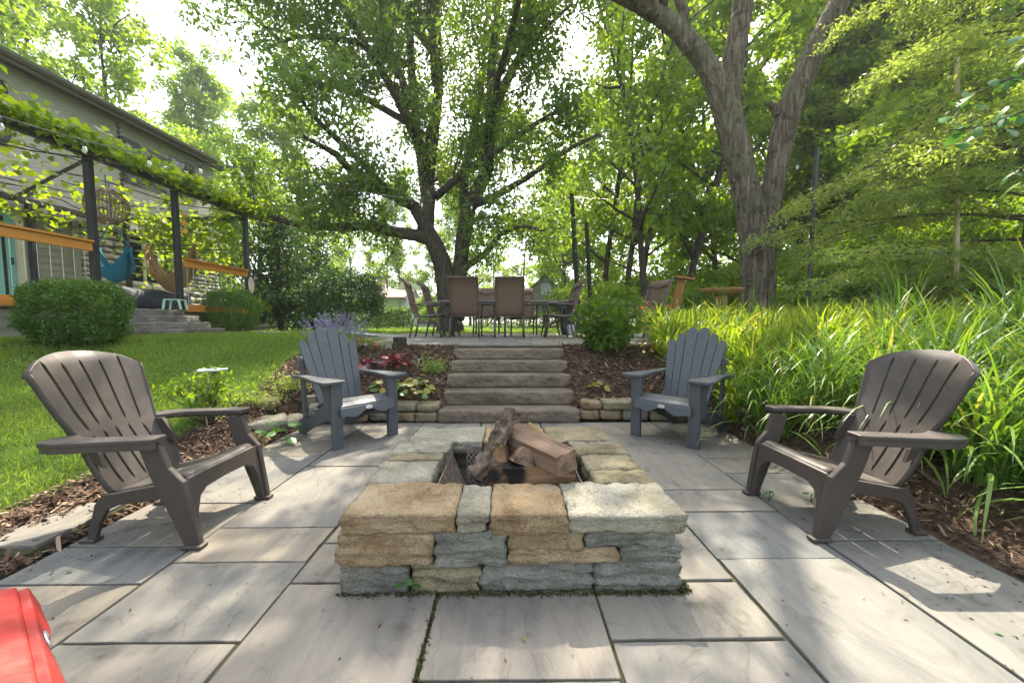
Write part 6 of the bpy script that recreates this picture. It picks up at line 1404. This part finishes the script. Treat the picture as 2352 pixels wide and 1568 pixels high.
leafy('foamy_bells', bankpt(952, 915), 46, .22, .085, [M['leaf_amber'], M['leaf_hosta'], M['leaf_amber']], 'mottled yellow and green foamy bells beside the steps', 824, .24)
leafy('foamy_bells', bankpt(884, 905), 20, .13, .085, [M['leaf_amber'], M['leaf_hosta']], 'small yellow foamy bells behind the chair arm', 825, .18)
leafy('foamy_bells', bankpt(1376, 898), 9, .09, .085, [M['leaf_amber']], 'tiny amber leaved seedling on the mulch beyond the steps', 826, .12)
leafy('coral_bells', bankpt(1475, 812), 28, .20, .075, [M['leaf_plum'], M['leaf_amber']], 'faded plum coral bells at the foot of the daylilies', 827)
leafy('coral_bells', bankpt(1420, 795), 12, .12, .07, [M['leaf_plum']], 'small dull plum plant under the leafy perennial', 828)
leafy('foamy_bells', bankpt(985, 838), 12, .11, .05, [M['leaf_amber'], M['leaf_hosta']], 'small yellow green seedling high on the bank beside the steps', 829, .16)
h_ = onZ(645, 1008, .02); leafy('hosta', h_, 13, .13, .09, [M['leaf_hosta']], 'small green hosta at the rounded wall end by the slate chair', 830, .15, .35)
tag(link('moss', leaf_mesh('moss', np.array(MOSS_PTS), 2, .003, .013, .008, 77, -.2), moss), 'thin green moss in the joint in front of the fire pit', 'moss', kind='stuff')
for k_, (u_, v_) in enumerate(((1765, 1148), (938, 1345), (1862, 1150), (1428, 1128))): leafy('weed', onZ(u_, v_, .004) if k_ != 1 else onZ(u_, 1362, .004), 5, .03, .026, [M['leaf_hosta']], ('small weed in the joint beside the brown chair leg', 'green weed sprouting at the base of the fire pit stones', 'seedling at the mulch edge behind the brown chair', 'tiny weed in the joint beside the fire pit')[k_], 860 + k_, .05, .2, 'weed')
# azalea, herbs
def whorl_shrub(name, loc, n, h, sp, ln, wd, leaf, label, seed):
    rg = np.random.default_rng(seed); o = empty(name, loc, 0, label, 'shrub'); tb = MB(); A = []
    for i in range(n):
        l = wander_line(rg, (0, 0, -.02), (rg.normal(0, sp), rg.normal(0, sp), 1), h * rg.uniform(.5, 1.05), .07, .12, .02); tb.tube(l, list(np.linspace(.007, .003, len(l))), 4); A += [l[-1]] * 3 + [l[-2]] * 2 + [l[len(l) // 2]]
    tb.build('stem', M['bark'], o); link('foliage', leaf_mesh('foliage', np.array(A), 4, .022, ln, wd, seed, -.05, .25, .2), leaf, o)
whorl_shrub('azalea', gv(-2.62, 3.42), 34, .50, .42, .065, .022, M['leaf_mid'], 'small light green azalea behind the saucer on a stake', 841)
def herb(loc, label, seed, w=.3):
    rg = np.random.default_rng(seed); A = np.array([(rg.normal(0, w * .5), rg.normal(0, w * .35), abs(rg.normal(.05, .05))) for i in range(420)]); o = empty('thyme', loc, 0, label, 'herb'); link('foliage', leaf_mesh('foliage', A, 3, .015, .03, .012, seed, -.4), M['leaf_hem'], o)
herb(gv(-2.62, 3.95), 'grey green thyme mound beside the azalea', 851); herb(gv(-2.52, 4.45), 'second grey green thyme mound uphill behind the slate chair', 852, .26); herb(gv(1.5, 5.62), 'tiny grey tuft at the terrace edge', 853, .1); herb(gv(-.95, 5.0), 'low tan green ground cover beside the upper steps', 854, .16); herb(gv(-2.0, 5.62), 'olive ground cover under the lavender', 855, .35)
# saucer on a stake
sk_ = gv(-2.56, 3.33); t_ = onY(488, 853, 3.33); so_ = empty('saucer_stake', sk_, 0, 'pale blue saucer on a rusty bent stake in the mulch', 'garden ornament'); top = t_ - sk_
MB().tube([(0, 0, -.05), (-.015, 0, .1), (-.03, 0, top.z * .5), (top.x, 0, top.z)], .006, 6).build('stake', M['rust'], so_)
MB().lathe([(0, 0), (.06, .003), (.105, .014), (.11, .02), (.1, .018), (.05, .009), (0, .006)], (top.x, 0, top.z), 20, wave=lambda r, z, q: (r * (1 + .05 * math.cos(q * 6) * (r > .09)), z + .004 * math.cos(q * 6 + 1) * (r > .09))).build('saucer', pmat('pale_glaze', [(.42, .48, .58), (.60, .64, .68)], .3, 9), so_, True)
# small path light boxes and a cut log
olive_m = pmat('olive_metal', [(.13, .135, .09), (.20, .20, .14)], .6, 8)
def box_light(p, rz, label, s=1.):
    o = empty('path_light', p, rz, label, 'path light'); b = MB(); b.prism([(-.05, 0), (.05, 0), (.042, .11), (-.042, .11)], -.045, .045, lambda a, c, t: (a * s, t * s, c * s)); b.build('body', olive_m, o, bev=.008); MB().box((-.047 * s, -.05 * s, .111 * s), (.047 * s, .05 * s, .125 * s)).build('lid', olive_m, o, bev=.004)
box_light(bankpt(716, 962), .3, 'olive boxy path light behind the slate chair leg'); box_light(bankpt(893, 800), .2, 'olive boxy path light in front of the cut log', .9)
cp_ = bankpt(912, 796) + Vector((.02, .08, 0)); o = MB().tube([(0, 0, -.03), (0, 0, .13)], [.10, .095], 12).build('cut_log', M['post_wood'], None, loc=cp_); tag(o, 'short mossy cut log standing at the terrace edge', 'log')
# ------------------------------------------------------------------ fallen leaves and crumbs on the paving
FLm = []
for i, c in enumerate(('leaf_amber', 'leaf_hosta', 'leaf_plum')):
    me = MB().add([(0, 0, .002), (.5, -.22, .06), (1, 0, .02), (.5, .22, .08), (.5, 0, .0)], [(0, 1, 4), (1, 2, 4), (2, 3, 4), (3, 0, 4)]).mesh('fallen_leaf'); a = me.attributes.new('v', 'FLOAT', 'FACE'); a.data.foreach_set('value', [.6] * 4); me.materials.append(M[c]); FLm.append(me)
for i, (u, v, k) in enumerate(((1207, 1473, 0), (868, 1440, 2), (432, 1078, 0), (1835, 1095, 1), (2262, 1310, 0), (2280, 1450, 1), (505, 1110, 1), (165, 1312, 1), (560, 1090, 0), (1290, 1225, 2), (1745, 1055, 0), (2190, 1210, 0), (1560, 1130, 2))):
    p = onZ(u, v, .006); o = link('fallen_leaf', FLm[k], None, None, (p.x, p.y, max(.004, gz(p.x, p.y) + .02 if abs(p.x) > 2.16 else .004)), (rgp.uniform(-.2, .2), rgp.uniform(-.2, .2), rgp.uniform(0, 6.28))); s = rgp.uniform(.018, .03); o.scale = (s, s, s); tag(o, ('yellow fallen leaf lying flat', 'green fallen leaf lying flat', 'brown fallen leaf lying flat')[k], 'leaf', 'fallen leaves')
rg = np.random.default_rng(5); n = 900; P = np.stack([rg.uniform(-2.1, 2.15, n), rg.uniform(.9, 4.1, n), np.full(n, .003)], 1); e_ = rg.random(n) < .6; P[e_, 0] = np.sign(P[e_, 0]) * (2.13 - np.abs(rg.normal(0, .22, e_.sum())))
o = link('bark_crumbs', leaf_mesh('bark_crumbs', P, 1, .001, .016, .007, 5, .0, .5, 1., .25), M['chip']); tag(o, 'dark bark crumbs scattered on the slabs', 'debris', kind='stuff')
# ------------------------------------------------------------------ young tree whose leafy branch hangs into view
rg = np.random.default_rng(66); yb_ = (5.9, 3.9); g = gz(*yb_); yt = empty('young_tree', (yb_[0], yb_[1], g), 0, 'young tree with large drooping oval leaves over the tall grass', 'tree'); tb = MB(); base = np.array((yb_[0], yb_[1], g))
tb.tube([(0, 0, -.1), (-.05, 0, 1.5), (.0, .05, 3.2), (-.1, 0, 4.4)], [.05, .045, .035, .02], 8); lfm = []
for q in range(3):
    me = MB(); k = 10; pts = [(.5 + .5 * math.cos(a), .27 * math.sin(a) * (1 - .25 * math.cos(a)), -.12 * math.cos(a) ** 2 - .04 * abs(math.sin(a))) for a in np.linspace(0, 6.283, k + 1)[:-1]]; me.add([(.5, 0, .0)] + pts, [(0, i + 1, (i + 1) % k + 1) for i in range(k)]); me = me.mesh('leaf', True); a = me.attributes.new('v', 'FLOAT', 'FACE'); a.data.foreach_set('value', [.3 + .2 * q] * k); me.materials.append(M['leaf_hosta']); lfm.append(me)
for (us, vs, n) in (((2420, 2330, 2240, 2190), (150, 175, 215, 260), 16), ((2430, 2340, 2270, 2180), (230, 260, 290, 300), 20), ((2440, 2370, 2300), (330, 370, 420), 14), ((2430, 2360, 2310), (90, 100, 130), 10)):
    Y = [3.9, 3.8, 3.65, 3.55]; l = [np.array((-.03, 0, 2.2 + (600 - vs[0]) / 260))] + [np.array(onY(u, v, Y[i])) - base for i, (u, v) in enumerate(zip(us, vs))]; tb.tube(l, list(np.linspace(.018, .004, len(l))), 5)
    for i in range(n):
        p, d = along(l, min(.99, .3 + .7 * (i + rg.random()) / n)); az = math.atan2(d[1], d[0]) + rg.normal(0, .9); lf = link('leaf', lfm[i % 3], None, yt, p + rg.normal(0, .05, 3), (rg.normal(0, .4), rg.uniform(.2, 1.1), az)); s = rg.uniform(.11, .18); lf.scale = (s, s, s)
tb.build('trunk', M['bark'], yt, True)
# ------------------------------------------------------------------ thin summer haze
hm = bpy.data.materials.new('haze'); hm.use_nodes = True; hn = hm.node_tree; hn.nodes.remove(hn.nodes['Principled BSDF'])
pv = hn.nodes.new('ShaderNodeVolumePrincipled'); pv.inputs['Color'].default_value = (.95, .97, 1, 1); pv.inputs['Density'].default_value = .0009; pv.inputs['Anisotropy'].default_value = .3
hn.links.new(pv.outputs[0], hn.nodes['Material Output'].inputs['Volume'])
tag(MB().box((-340, -70, -1.2), (340, 430, 27)).build('haze', hm), 'thin pale summer haze in the air', 'haze', kind='stuff')
